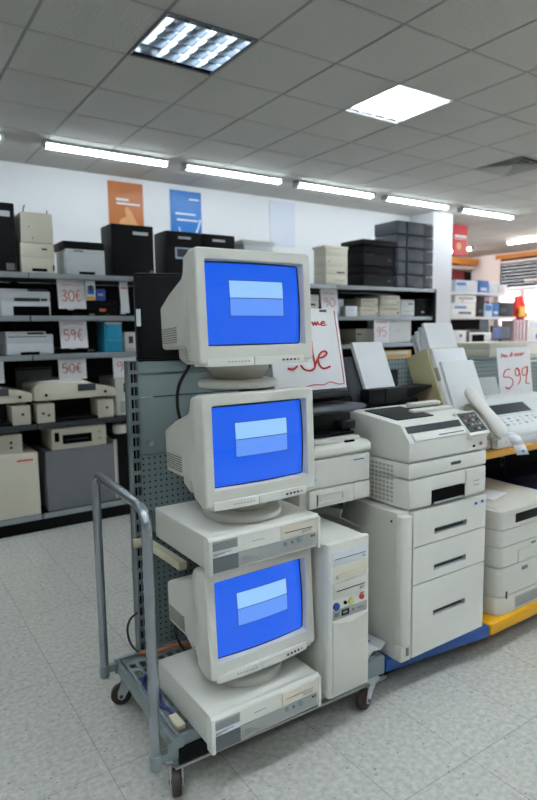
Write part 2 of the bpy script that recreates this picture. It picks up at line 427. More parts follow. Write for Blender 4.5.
# air vent in its own tile
x0, y0 = OX+TS*vent[0], OY+TS*vent[1]
t = thing('air_vent', 'square grey ceiling air diffuser at the right edge of the ceiling', 'vent', (x0+.3, y0+.3, CZ))
mb = MB()
for k, r in enumerate((.295, .22, .15, .08)):
    z = .002*k
    for s in (-1, 1):
        mb.prism([(s*r, z-.004), (s*(r-.045), z+.03), (s*(r-.05), z+.03), (s*(r-.008), z-.004)], 'y', -r, r)
        mb.prism([(s*r, z-.004), (s*(r-.045), z+.03), (s*(r-.05), z+.03), (s*(r-.008), z-.004)], 'x', -r, r)
mb.build('vane', 'vent_metal', t)
MB().box(-.29, .29, -.29, .29, .05, .06).build('duct', 'void', t)

# ------------------------------------------------------------------ posters on the back wall
PW = 6.648
def poster(x0, x1, z0, z1, m, label):
    t = thing('poster', label, 'poster', ((x0+x1)/2, PW, (z0+z1)/2))
    w, h = (x1-x0)/2, (z1-z0)/2
    MB().box(-w, w, -.006, 0, -h, h).build('sheet', m, t)
    return t, w, h
def ribbon(mb, pts, r, y=-.008):
    return mb.tube([(p[0], y, p[1]) for p in arc([(a[0], a[1], 0) for a in pts], 4)], r, 5)
t, w, h = poster(2.37, 2.78, 2.30, 2.98, 'poster_orange', 'orange brown poster with a pale hand shape on the white back wall')
MB().prism([(x*w, z*h) for x, z in ((-.9,-.98),(.95,-.98),(.9,-.55),(.55,-.25),(.3,.05),(.05,.22),(-.1,.12),(.0,-.1),(-.35,-.2),(-.5,-.45))], 'y', -.009, -.006).build('hand_picture', 'poster_hand', t)
MB().box(-.55*w, .8*w, -.009, -.006, .28*h, .33*h).box(-.55*w, .15*w, -.009, -.006, .4*h, .47*h).build('print_line', 'poster_mark', t)
mb = MB(); ribbon(mb, [(-.9*w,-.7*h),(-.4*w,-.72*h),(.1*w,-.95*h)], .018); mb.build('white_streak', 'poster_mark', t)
t, w, h = poster(3.12, 3.53, 2.26, 2.97, 'poster_blue', 'bright blue poster with white curved lines on the back wall')
mb = MB(); ribbon(mb, [(-.85*w,-.75*h),(-.3*w,-.85*h),(.3*w,-.6*h),(.7*w,-.25*h),(.9*w,.1*h)], .012); ribbon(mb, [(-.5*w,-.2*h),(-.2*w,-.6*h),(.4*w,-.55*h)], .008); mb.build('white_streak', 'poster_mark', t)
MB().box(-.7*w, .6*w, -.009, -.006, .22*h, .27*h).box(-.6*w, .75*w, -.009, -.006, .02*h, .07*h).box(.2*w, .85*w, -.009, -.006, .72*h, .76*h).build('print_line', 'poster_mark', t)
t, w, h = poster(4.54, 4.95, 2.42, 3.0, 'poster_pale', 'faded pale grey poster on the back wall above the top monitor')
MB().box(-.7*w, .6*w, -.009, -.006, .45*h, .5*h).box(-.7*w, .3*w, -.009, -.006, .3*h, .34*h).build('print_line', 'box_pale', t)
# red banner hanging beyond the column
t = thing('banner', 'red hanging banner with white lettering beside the column', 'banner', (8.485, 6.72, 0))
MB().box(-.185, .185, -.01, .01, 2.52, 3.02).build('sheet', 'banner_red', t)
MB().box(-.15, .15, -.014, -.01, 2.815, 2.855).box(-.16, .16, -.014, -.01, 2.785, 2.795).build('print_line', 'poster_mark', t)
MB().cyl((-.05, -.016, 2.67), 'y', .06, .006, 20).build('emblem', 'poster_hand', t)

# ------------------------------------------------------------------ generic boxes on shelves
def device(name, label, cat, x0, x1, yf, dep, z0, z1, m, bands=(), feats=(), bev=.008, group=None, rot=0.0, body='body', lean=None):
    """Body made of stacked bands (seams between them) plus named parts on its front / top.
    feats: (part, u0, u1, v0, v1, material, out) on the front; part on top: ('top', part, u0,u1,w0,w1,h,material)."""
    W, H = x1-x0, z1-z0
    t = thing(name, label, cat, ((x0+x1)/2, yf, z0), rot, group)
    cuts = [0.0] + list(bands) + [1.0]
    mb = MB()
    for a, b in zip(cuts, cuts[1:]):
        g = .0012 if len(cuts) > 2 else 0
        mb.box(-W/2, W/2, 0, dep, a*H+(g if a else 0), b*H-(g if b < 1 else 0), bev, 2)
    if len(cuts) > 2: mb.box(-W/2+.004, W/2-.004, .004, dep-.004, .004, H-.006)
    mb.build(body, m, t)
    for fe in feats:
        if fe[0] == 'top':
            _, pn, u0, u1, w0, w1, hh, pm = fe
            MB().box(-W/2+u0*W, -W/2+u1*W, w0*dep, w1*dep, H-.002, H+hh, min(.006, abs(hh)*.4)).build(pn, pm, t)
        else:
            pn, u0, u1, v0, v1, pm, out = fe
            MB().box(-W/2+u0*W, -W/2+u1*W, -out, .006, v0*H, v1*H, min(.004, out*.6) if out > .004 else 0).build(pn, pm, t)
    return t

# hand-written price card: card leaning back on its stand, red pen strokes as parts
GL = {'0': [[(.5,1),(.1,.75),(.1,.25),(.5,0),(.9,.25),(.9,.75),(.5,1)]],
      '3': [[(.1,.9),(.6,1),(.85,.75),(.4,.52),(.9,.3),(.55,0),(.1,.1)]],
      '5': [[(.85,1),(.2,.95),(.15,.55),(.6,.6),(.9,.3),(.55,0),(.1,.08)]],
      '9': [[(.85,.75),(.5,1),(.15,.75),(.4,.5),(.85,.75),(.8,.3),(.6,0)]],
      '6': [[(.8,1),(.25,.6),(.15,.2),(.5,0),(.85,.25),(.5,.5),(.2,.3)]],
      '€': [[(.9,.9),(.5,1),(.2,.5),(.5,0),(.9,.1)], [(.05,.6),(.7,.6)], [(.05,.4),(.65,.4)]]}
def strokes_part(name, strokes, r, y, parent, m='red_ink', n=4):
    mb = MB()
    for s in strokes: mb.tube([(p[0], y, p[1]) for p in arc([(a[0], a[1], 0) for a in s], n)], r, 6)
    return mb.build(name, m, parent)
def squiggle(x0, x1, z, h, n, seed):
    rr = random.Random(seed); pts = []
    for k in range(n+1): pts.append((x0+(x1-x0)*k/n, z+h*(.5 if k % 2 else -.5)*rr.uniform(.5, 1.1)))
    return pts
def price_card(x0, x1, y, z0, z1, text, label, lean=.12, seed=1, head=True, group='hand-written price cards'):
    w, h = x1-x0, z1-z0
    t = thing('price_card', label, 'sign', ((x0+x1)/2, y, z0), (-lean, 0, 0), group)
    MB().box(-w/2, w/2, 0, .004, 0, h).build('card', 'paper', t)
    MB().prism([(.004, h*.6), (.004, h*.55), (.05, 0), (.058, 0)], 'x', -.02, .02).build('easel', 'paper', t)
    if head: strokes_part('heading', [squiggle(-.36*w, .36*w, .8*h, .07*h, 11, seed)], .0018, -.001, t, 'pink_ink', 2)
    st = []; n = len(text); cw = .74*w/max(1, n)
    for k, ch in enumerate(text):
        for g in GL[ch]: st.append([(-.37*w+k*cw+cw*.85*p[0], .26*h+.36*h*p[1]) for p in g])
    if st: strokes_part('price', st, .0026, -.001, t, 'red_ink' if x1 < 1.4 else 'pink_ink')
    return t
# ------------------------------------------------------------------ platform cart (slightly turned)
CR = math.radians(-1.5)
cart = thing('platform_cart', 'grey steel platform cart with tube handle carrying the stacked computers', 'cart', (.632, 1.437, 0), CR)
CL, CD = .80, .515
mb = MB()
mb.box(0, CL, 0, .014, .095, .160, .002).box(0, CL, CD-.014, CD, .110, .160, .002).box(0, .014, .0145, CD-.0145, .120, .160, .002).box(CL-.014, CL, .0145, CD-.0145, .120, .160, .002)
mb.box(.014, .03, .014, CD-.014, .12, .126).box(.014, CL-.014, .014, .03, .12, .126)
mb.box(.38, .42, .02, CD-.02, .118, .140)
mb.box(-.02, .03, -.006, .0, .112, .16, .002)
mb.build('deck_frame', 'steel_paint', cart)
# punched deck plate: real holes
mb = MB(); xs = [.020]; 
while xs[-1] < CL-.05: xs += [xs[-1]+.012, xs[-1]+.012+.022]
ys = [.020]
while ys[-1] < CD-.07: ys += [ys[-1]+.014, ys[-1]+.014+.034]
xs.append(CL-.015); ys.append(CD-.015)
gv = {}
for a, x in enumerate(xs):
    for b, y in enumerate(ys): gv[a, b] = mb.bm.verts.new((x, y, .1568))
for a in range(len(xs)-1):
    for b in range(len(ys)-1):
        if a % 2 == 1 and b % 2 == 1 and a < len(xs)-2 and b < len(ys)-2: continue
        mb.bm.faces.new((gv[a,b], gv[a+1,b], gv[a+1,b+1], gv[a,b+1]))
dk = mb.build('deck_plate', 'steel_paint', cart)
so = dk.modifiers.new('thickness', 'SOLIDIFY'); so.thickness = .004; so.offset = -1
# tube handle: bent U on the left end
hp = [(-.042, .492, .125), (-.042, .492, .775)] 
r = .06
hp += [(-.042, .492-r*(1-math.cos(a)), .778+r*math.sin(a)) for a in [PI/2*k/7 for k in range(1, 8)]]
hp += [(-.052, .005+r*(1-math.cos(a)), .778+r*math.sin(a)) for a in [PI/2*(7-k)/7 for k in range(0, 8)]]
hp += [(-.052, .005, .105)]
MB().tube(hp, .0145, 16).build('handle', 'tube_steel', cart)
for x, y, z in ((-.052, .005, .098), (-.042, .492, .118)):
    MB().cyl((x, y, z), 'z', .0172, .045, 16, bev=.003).box(x+.007, .004, y-.011, y+.011, z+.016, z+.040, .003).build('handle_socket', 'steel_paint', cart)
MB().cyl((-.058, .492, .30), 'x', .005, .012, 10).build('bolt', 'zinc', cart)
# label holder on the front of the frame
MB().box(.012, .46, -.008, -.001, .090, .140, .001).build('bumper', 'black', cart)
MB().box(.0, CL, -.012, .002, .082, .0895, .002).build('front_lip', 'zinc', cart)
def caster(x, y, turn):
    mt = Matrix.Translation((x, y, 0)) @ Matrix.Rotation(turn, 4, 'Z') @ Matrix.Scale(.84, 4)
    mb = MB().box(-.035, .035, -.035, .035, .112, .117, .001).cyl((0, 0, .098), 'z', .024, .014, 18, bev=.003)
    for s in (-1, 1): mb.prism([(-.034, .1), (.034, .1), (.050, .06), (.050, .036), (.036, .026), (.024, .032), (.004, .066)], 'x', s*.021-.0018, s*.021+.0018)
    c = mb.xform(mt).build('caster', 'bracket_zinc', cart)
    MB().cyl((-.016, .036, .0425), 'x', .0425, .032, 28, bev=.006).xform(mt).build('wheel', 'rubber', c)
    MB().cyl((-.026, .036, .0425), 'x', .008, .052, 12).cyl((-.0168, .036, .0425), 'x', .014, .0336, 20).xform(mt).build('axle', 'dark_grey', c)
caster(.018, .030, math.radians(158)); caster(.042, CD-.03, 1.25); caster(CL-.068, .008, math.radians(108)); caster(CL-.06, CD-.04, .6)

# ------------------------------------------------------------------ CRT monitors
def ring(w0, w1, z0, z1, y, r): return rrect(w0, w1, z0, z1, y, r)
def make_monitor(label, loc, rot, tilt):
    """origin: bottom centre of the swivel foot, front faces -Y; bezel front plane y=-.13"""
    t = thing('crt_monitor', label, 'monitor', loc, rot, 'beige tube monitors on the cart')
    F = -.13; b0, b1 = .072, .376; W = .186
    # casing lofted front to back, then into the recessed picture opening
    sx0, sx1, sz0, sz1 = -.160, .160, b0+.042, b1-.029
    outer = [ring(-.12, .12, b0+.060, b0+.150, F+.350, .012), ring(-.145, .145, b0+.046, b0+.182, F+.338, .012),
             ring(-.152, .152, b0+.046, b0+.212, F+.26, .012), ring(-.160, .160, b0+.046, b0+.244, F+.150, .012), ring(-.165, .165, b0+.036, b0+.262, F+.125, .016),
             ring(-.172, .172, b0+.012, b1-.012, F+.102, .018), ring(-.180, .180, b0+.004, b1-.006, F+.085, .016), ring(-W+.002, W-.002, b0, b1-.003, F+.052, .012),
             ring(-W+.003, W-.003, b0+.001, b1-.003, F+.050, .012), ring(-W, W, b0-.001, b1, F+.047, .012),
             ring(-W, W, b0-.001, b1, F+.0035, .011), ring(-W+.004, W-.004, b0+.003, b1-.004, F, .009),
             ring(sx0-.001, sx1+.001, sz0-.001, sz1+.001, F-.0005, .005), ring(sx0+.001, sx1-.001, sz0+.001, sz1-.001, F+.001, .005), ring(sx0+.004, sx1-.004, sz0+.004, sz1-.004, F+.026, .008)]
    MB().loft(outer, True, False).build('casing', 'beige', t, angle=21)
    # bulged picture tube
    mb = MB(); n = 18; g = {}
    cx, cz = 0, (sz0+sz1)/2; hw, hh = (sx1-sx0)/2+.001, (sz1-sz0)/2+.001
    for a in range(n+1):
        for b in range(n+1):
            u, v = a/n*2-1, b/n*2-1
            g[a, b] = mb.bm.verts.new((u*hw, -.018*(1-(u*u*.6+v*v*.4)), v*hh))
    for a in range(n):
        for b in range(n): mb.bm.faces.new((g[a,b], g[a+1,b], g[a+1,b+1], g[a,b+1]))
    mb.build('screen', 'screen', t, recalc=False, loc=(cx, F+.0255, cz))
    # bowed control strip along the chin
    pts = [(-.128, F+.02)] + [(-.128+.256*k/16, F-.012*math.sin(PI*k/16)-.004) for k in range(17)] + [(.128, F+.02)]
    L = [p for p in pts if p[0] <= .006]; L = [(p[0], p[1]) for p in L]
    left = [(-.166, F+.02)] + [(-.166+.137*k/8, F-.004-.012*math.sin(PI*(.137*k/8)/.314)) for k in range(9)] + [(-.029, F+.02)]
    right = [(-.0275, F+.02)] + [(-.0275+.1755*k/8, F-.004-.012*math.sin(PI*(.1385+.1755*k/8)/.314)) for k in range(9)] + [(.148, F+.02)]
    MB().prism(left, 'z', b0-.010, b0+.013, .002).build('speaker_strip', 'beige_light', t)
    MB().prism(right, 'z', b0-.010, b0+.013, .002).build('control_strip', 'beige_light', t)
    MB().prism([(-.180, F+.05), (-.172, F+.004), (-.128, F-.001), (.128, F-.001), (.172, F+.004), (.180, F+.05)], 'z', b0-.008, b0+.008, .003).build('chin', 'beige', t)
    for k in range(5):
        x = .070+.014*k; yy = F-.0045-.012*math.sin(PI*(x+.166)/.314)
        MB().box(x-.003, x+.003, yy-.003, yy+.004, b0-.0015, b0+.0035, .001).build('button', 'slate' if k < 4 else 'beige_dark', t)
    mb = MB()
    for k in range(7):
        x = -.105+.010*k; yy = F-.0045-.012*math.sin(PI*(x+.166)/.314)
        mb.box(x-.0028, x+.0028, yy-.0012, yy+.003, b0+.000, b0+.0035)
    mb.build('lettering', 'beige_dark', t)
    # vent grille on the lower rear of both sides, and the stepped rear foot
    for s in (-1, 1):
        mb = MB()
        for k in range(7):
            z = b0+.064+.007*k
            for q in range(6):
                y = F+.205+.022*q; x = s*(.160-.083*(y-F-.155))
                mb.box(x-.0016-.001, x+.0016+.001, y, y+.017, z, z+.0022)
        mb.build('vent_grille', 'vent_dark', t)
    mb = MB().loft([ring(-.130, .130, b0-.004, b0+.06, F+.075, .012), ring(-.138, .138, b0-.002, b0+.06, F+.20, .012), ring(-.126, .126, b0+.012, b0+.06, F+.26, .01)])
    ft = mb.build('lower_housing', 'beige', t)
    for s in (-1, 1):
        mb = MB()
        for k in range(5): mb.box(s*.1355-.003, s*.1355+.003, F+.125, F+.19, b0+.006+.009*k, b0+.009+.009*k)
        mb.build('vent_slots', 'beige_dark', ft)
    # swivel foot: dish, neck and disc
    def disc(rx, ry, z): return [(.006+rx*math.cos(2*PI*k/40), ry*math.sin(2*PI*k/40)+.005, z) for k in range(40)]
    MB().loft([disc(.116, .112, 0), disc(.120, .116, .003), disc(.120, .116, .014), disc(.116, .112, .0195), disc(.09, .085, .024)]).build('foot', 'beige', t, angle=50)
    MB().loft([disc(.072, .072, .022), disc(.076, .076, .03), disc(.088, .086, .046), disc(.092, .09, .052), disc(.092, .09, .072)]).build('swivel_neck', 'beige_dark', t, angle=50)
    piv = Matrix.Translation((0, 0, .06)) @ Matrix.Rotation(-math.radians(tilt), 4, 'X') @ Matrix.Translation((0, 0, -.06))
    for c in children(t):
        if c.name.split('.')[0] not in ('foot', 'swivel_neck'): c.matrix_basis = piv @ c.matrix_basis
    return t

# ------------------------------------------------------------------ desktop computers
def make_desktop(label, loc, rot=0.0):
    t = thing('desktop_computer', label, 'computer', loc, rot, 'flat beige desktop computers on the cart')
    W, D, H = .380, .362, .100; w = W/2
    MB().box(-w+.004, w-.004, .018, D, .006, H-.002, .004).build('case', 'beige', t)
    MB().box(-w+.004, w-.004, .012, D, H-.010, H, .004).build('lid', 'beige_light', t)
    # front bezel: upright strip, lower band set back, rounded flanks
    fr = MB().prism([(.02, .0), (.004, .0), (.001, .012), (0, .05), (.002, H-.008), (.008, H), (.02, H)], 'x', -w+.002, w-.002, .002)
    b = fr.build('front_bezel', 'beige_light', t)
    for s in (-1, 1):
        MB().box(s*(w-.006)-.006, s*(w-.006)+.006, -.003, .03, -.004, H-.006, .004).build('bezel_cheek', 'beige_light', b)
    X = lambda u: -w+u*W
    MB().box(X(.235), X(.955), -.0035, .002, .008, .047, .001).build('lower_panel', 'grey_panel', b)
    MB().box(X(.02), X(.235), -.0022, .002, .064, .089).build('sticker', 'sticker_grey', b)
    MB().box(X(.02), X(.235), -.0022, .002, .047, .061).build('white_sticker', 'white_cool', b)
    MB().box(X(.03), X(.24), -.003, .002, .004, .045).build('dark_plate', 'plate_grey', b)
    mb = MB()
    for k in range(3): mb.box(X(.03), X(.03+.05*(k+1)), -.0026, .0, .050+.003*k, .0512+.003*k)
    mb.build('sticker_print', 'dark_ink', b)
    mb = MB()
    for k in range(4): mb.box(X(.03), X(.225), -.0026, .0, .067+.005*k, .0692+.005*k)
    mb.build('sticker_print', 'mid_grey', b)
    d = MB().frame(X(.615), X(.945), .052, .090, -.004, .002, X(.65), X(.915), .066, .070, .006).build('floppy_drive', 'beige_warm', b)
    MB().box(X(.65), X(.915), -.0005, .0, .066, .070).build('slot', 'dark_ink', d)
    MB().box(X(.81), X(.90), -.0065, -.003, .058, .0655, .001).build('eject_button', 'beige_dark', d)
    for u, rr, z, m in ((.655, .0068, .036, 'button_teal'), (.715, .0045, .037, 'mid_grey'), (.785, .0085, .038, 'button_teal')):
        MB().cyl((X(u), -.0075, z), 'y', rr, .006, 16, bev=.001).build('button', m, b)
    MB().box(X(.90), X(.915), -.0055, .0, .038, .043).box(X(.925), X(.935), -.0055, .0, .038, .043).build('indicator', 'dark_ink', b)
    mb = MB()
    for k in range(4): mb.box(X(.27), X(.27+.13*(1-.18*k)), -.0042, -.002, .018+.004*k, .0187+.004*k)
    mb.build('printed_text', 'mid_grey', b)
    MB().box(X(.36), X(.47), -.0006, .001, .066, .068).build('maker_mark', 'beige_dark', b)
    MB().box(-w+.02, -w+.05, .05, .08, 0, .007).box(w-.05, w-.02, .05, .08, 0, .007).box(-w+.02, -w+.05, D-.06, D-.03, 0, .007).box(w-.05, w-.02, D-.06, D-.03, 0, .007).build('foot', 'black_matte', t)
    return t
DECK = .1575
d3 = make_desktop('beige desktop computer on the cart deck under the bottom monitor', (.889, 1.335, DECK))
d2 = make_desktop('beige desktop computer under the middle monitor, above the bottom monitor', (.908, 1.360, .650))
m3 = make_monitor('lowest of the three beige tube monitors, standing on the desktop computer on the deck', (.905, 1.505, DECK+.1005), math.radians(1.0), 3.5)
m2 = make_monitor('middle of the three beige tube monitors, standing on the raised desktop computer', (.914, 1.512, .7505), 0, 2.0)
m1 = make_monitor('top one of the three beige tube monitors, standing on the middle monitor', (.914, 1.520, 1.1375), math.radians(-1.0), 3.0)

# ------------------------------------------------------------------ tower computer
t = thing('tower_computer', 'beige tower computer with four coloured buttons beside the monitors', 'computer', (1.197, 1.337, DECK))
W, D, H = .170, .41, .496; w = W/2
MB().box(-w, w, .02, D, .004, H-.004, .006).build('case', 'beige', t)
b = MB().prism([(-w, .024), (-w, .006), (-w+.008, 0), (w-.008, 0), (w, .006), (w, .024)], 'z', 0, H, .003).build('front_bezel', 'beige_light', t)
mb = MB().box(-w+.014, w-.010, -.004, .003, .02, .247, .002)
MB().prism([(-w+.014, .012)] + [(w-.010, .012)] + [(w-.010-(W-.024)*k/12, .232+.018*abs(1-2*k/12)**1.5) for k in range(13)], 'y', -.005, .003, .0015).build('lower_cover', 'beige', b)
def bay(z0, z1, m, y=-.002): return MB().box(-w+.016, w-.012, y, .004, z0, z1, .0015).build('drive_bay', m, b)
o = bay(.425, .470, 'white_cool'); MB().box(-w+.022, w-.02, -.0032, 0, .446, .4485).build('tray_gap', 'mid_grey', o); MB().box(w-.032, w-.022, -.0045, 0, .434, .440, .001).build('eject_button', 'beige_dark', o)
o = bay(.378, .420, 'beige_warm', -.0005); MB().box(-w+.03, w-.03, -.006, 0, .384, .396, .003).build('finger_grip', 'beige_warm', o)
o = bay(.322, .371, 'beige', -.003); MB().box(-w+.03, w-.024, -.0045, 0, .344, .3465).build('slot', 'dark_ink', o); MB().box(w-.045, w-.028, -.0065, 0, .331, .338, .001).build('eject_button', 'beige_dark', o)
for x, z, rr, m in ((-.056, .297, .0125, 'button_blue'), (-.020, .301, .0055, 'void'), (.004, .300, .0105, 'button_yellow'), (.049, .303, .0095, 'button_red')):
    MB().cyl((x, -.006, z), 'y', rr, .008, 20, bev=.0015).build('button', m, b)
o = MB().box(-w+.016, w-.012, -.001, .004, .253, .285, .001).build('port_panel', 'grey_panel', b)
MB().frame(-.034, -.006, .262, .279, -.004, 0, -.031, -.009, .265, .276, .006).build('port', 'void', o)
MB().box(-.062, -.046, -.003, 0, .264, .276).box(.01, .018, -.003, 0, .266, .274).box(.03, .055, -.003, 0, .268, .271).build('socket_row', 'mid_grey', o)
MB().box(.045, .062, -.001, .001, .312, .315).build('maker_mark', 'mid_grey', b)

# ------------------------------------------------------------------ cables on the deck and behind the monitors
def cable(name, pts, r, m, label, group=None): return tag(MB().tube(arc(pts, 6), r, 8).build(name, m), label, 'cable', group)
cable('cable', [(.72, 1.80, DECK+.006), (.675, 1.76, DECK+.008), (.67, 1.70, DECK+.006), (.685, 1.66, DECK+.012), (.668, 1.61, DECK+.008), (.682, 1.57, DECK+.006), (.676, 1.54, DECK+.006)], .006, 'cable_blue', 'dark blue cable lying on the deck beside the lowest desktop computer')
o = tag(MB().box(.664, .690, 1.475, 1.54, DECK, DECK+.014, .004).build('cable_plug', 'connector'), 'cream connector plug lying on the deck at the front left', 'plug')
cable('cable', [(.752, 1.99, .285), (.722, 1.985, .27), (.708, 1.98, .235), (.712, 1.96, .19), (.735, 1.93, .165), (.80, 1.90, .163)], .004, 'cable_black', 'black cable looping behind the cart upright')
cable('cable', [(.73, 1.93, .163), (.79, 1.90, .163), (.85, 1.91, .163), (.93, 1.86, .163)], .0055, 'cable_orange', 'orange cable on the rear of the cart deck')
cable('cable', [(.86, 1.80, .164), (.83, 1.84, .26), (.90, 1.86, .32), (.97, 1.85, .26), (.95, 1.80, .168)], .0045, 'cable_black', 'black cable loop behind the lowest desktop computer')
cable('cable', [(.86, 1.72, 1.235), (.875, 1.76, 1.19), (.855, 1.80, 1.12), (.85, 1.80, 1.04), (.87, 1.78, .95)], .0055, 'cable_black', 'black cable hanging from the top monitor behind the middle one')
# white papers and a plug lying at the right end of the deck
t = thing('paper_sheet', 'crumpled white leaflet on the deck behind the tower computer', 'paper', (1.405, 1.555, .1615), .12)
MB().prism([(-.05, .0), (-.02, .016), (.02, .006), (.05, .022), (.05, .024), (.02, .008), (-.02, .018), (-.05, .002)], 'y', -.115, .14).build('sheet', 'paper', t)
MB().box(-.04, .03, -.06, .03, .0125, .0135).build('blue_print', 'box_blue', t)
# ------------------------------------------------------------------ display gondola behind the cart
GY = 2.0
g = thing('display_gondola', 'grey perforated shop gondola with slotted uprights behind the monitors', 'shelving', (0, GY, 0))
def upright(x0, top):
    mb = MB().box(x0, x0+.007, -.012, .03, 0, top).box(x0+.031, x0+.038, -.012, .03, 0, top).box(x0, x0+.038, .018, .03, 0, top)
    z = .03
    while z < top-.03:
        mb.box(x0+.006, x0+.032, -.012, -.006, z, z+.014); z += .045
    mb.box(x0+.0175, x0+.0205, -.010, -.004, 0, top)
    u = mb.build('upright', 'steel_paint', g)
    MB().box(x0+.007, x0+.031, .006, .018, .0, top-.004).build('slot_back', 'void', u)
for x0, tp in ((.755, 1.2), (1.465, 1.2), (2.17, 1.16), (2.90, 1.12), (3.60, 1.12)): upright(x0, tp)
# bay 1 : cap, sloping header, lockable door, perforated panel
MB().prism([(-.004, 1.195), (-.004, 1.158), (.006, 1.15), (.02, 1.15), (.02, 1.195)], 'x', .797, 1.463, .002).build('header', 'gondola', g)
MB().box(.797, 1.463, .004, .02, 1.070, 1.149, .002).build('upper_panel', 'gondola', g)
dr = MB().box(.797, 1.463, -.002, .018, .862, 1.066, .002).build('locker_door', 'gondola', g)
MB().cyl((.828, -.014, .903), 'y', .011, .014, 18, bev=.002).cyl((.828, -.02, .903), 'y', .007, .02, 14).build('lock', 'zinc', dr)
MB().box(.797, 1.463, .004, .014, .05, .858).build('perforated_panel', 'pegboard', g)
MB().box(1.507, 2.168, .004, .014, .05, 1.16).build('perforated_panel', 'pegboard', g)
MB().box(2.212, 2.898, .004, .014, .05, 1.12).build('perforated_panel', 'pegboard', g)
MB().box(2.942, 3.598, .004, .014, .05, 1.10).build('perforated_panel', 'pegboard', g)
MB().box(.96, 1.50, .022, .36, 1.176, 1.1955, .002).build('top_shelf', 'gondola', g)
# slotted bracket and cream shelf under the raised desktop computer
mb = MB().prism([(-.01, .60), (-.01, .56), (-.34, .585), (-.34, .60)], 'x', .800, .806)
bk = MB().prism([(-.01, .648), (-.01, .585), (-.36, .615), (-.36, .648)], 'x', .812, .817)
bkt = bk.build('bracket', 'steel_paint', g)
MB().prism([(-.01, .648), (-.01, .585), (-.36, .615), (-.36, .648)], 'x', 1.10, 1.105).build('bracket', 'steel_paint', g)
MB().box(.80, 1.12, -.37, -.01, .638, .6485).build('bracket_shelf', 'steel_paint', g)
MB().box(.745, .80, -.028, -.012, .535, .565, .002).prism([(-.02, .565), (-.02, .540), (-.335, .548), (-.335, .574)], 'x', .772, .80, .002).build('label_rail', 'connector', g)
# bracket shelf under the pale printer, one behind the big printer, orange shelf, coloured base decks
MB().box(1.14, 1.46, -.42, -.002, .695, .711, .002).box(1.15, 1.157, -.40, -.01, .66, .70).box(1.40, 1.407, -.40, -.01, .66, .70).build('bracket_shelf', 'steel_paint', g)
MB().box(1.51, 2.0, -.28, -.002, .915, .93, .002).build('bracket_shelf', 'steel_paint', g)
MB().box(1.985, 3.60, -.52, -.002, .765, .793, .003).build('orange_shelf', 'orange_wood', g)
t = thing('base_platform', 'blue painted low platform under the three-drawer cabinet', 'platform', (1.442, 1.418, 0))
MB().prism([(0, 0), (.506, -.057), (.506, .56), (0, .56)], 'z', .093, .1375, .004).build('deck_board', 'blue_paint', t)
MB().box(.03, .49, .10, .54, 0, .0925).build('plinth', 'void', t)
t = thing('base_platform', 'yellow painted low platform under the two stacked beige printers', 'platform', (1.952, 1.355, 0))
MB().box(0, 1.64, 0, .60, .098, .143, .004).build('deck_board', 'yellow_paint', t)
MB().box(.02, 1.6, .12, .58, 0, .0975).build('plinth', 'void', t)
MB().box(1.985, 3.60, -.012, .0, .02, .76).build('shade_board', 'void', g)  # near-black board added to colour in the dark gap beneath the shelf
MB().box(2.92, 3.62, .016, .46, 1.108, 1.124, .002).build('top_shelf', 'gondola', g)

# big black case on the gondola top
t = thing('computer_case', 'black computer case on top of the grey gondola beside the top monitor', 'computer', (.945, 1.965, 1.1965), math.radians(-21))
MB().box(-.155, .155, 0, .30, .006, .312, .01).box(-.15, .15, .02, .28, 0, .008).build('body', 'black', t)
MB().box(-.152, -.136, -.006, .0, .125, .185).build('white_label', 'white_cool', t)
MB().box(-.150, .150, -.004, .004, .016, .30, .004).build('front_cover', 'black', t)

# ------------------------------------------------------------------ pale printer on the bracket shelf
t = thing('laser_printer', 'pale beige laser printer on a bracket shelf above the tower computer', 'printer', (1.285, 1.5, .7115))
W = .30; w = W/2; D = .42
MB().box(-w, w, .012, D, 0, .195, .008).build('body', 'beige_light', t)
MB().prism([(0, .168), (-.006, .178), (-.004, .196), (.012, .206), (.06, .21), (D, .21), (D, .165), (.02, .165)], 'x', -w-.002, w+.002, .003).build('top_cover', 'beige_light', t)
fd = MB().box(-w+.004, w-.002, -.002, .014, .068, .163, .004).build('front_door', 'beige_light', t)
MB().box(.06, .125, -.003, .0, .140, .152).build('label_plate', 'white_cool', fd); MB().box(.07, .12, -.0036, -.002, .144, .147).build('printed_text', 'slate', fd)
MB().box(-.14, -.09, -.0032, .0, .075, .115).build('sticker', 'white_cool', fd); MB().box(-.135, -.095, -.0038, -.002, .098, .103).build('sticker_print', 'box_blue', fd)
tr = MB().box(-w+.03, .072, -.004, .014, .004, .064, .003).build('paper_drawer', 'beige_light', t)
MB().frame(-w+.06, .045, .012, .05, -.009, -.003, -.09, .02, .022, .040, .012).build('drawer_handle', 'beige', tr)
MB().box(.076, w-.002, -.003, .014, .004, .064, .003).build('side_cover', 'beige_light', t)
MB().box(-.08, w-.03, .02, .10, .208, .224, .004).build('output_flap', 'beige_light', t)
MB().box(.05, .09, .012, .022, .204, .212).build('latch', 'void', t)
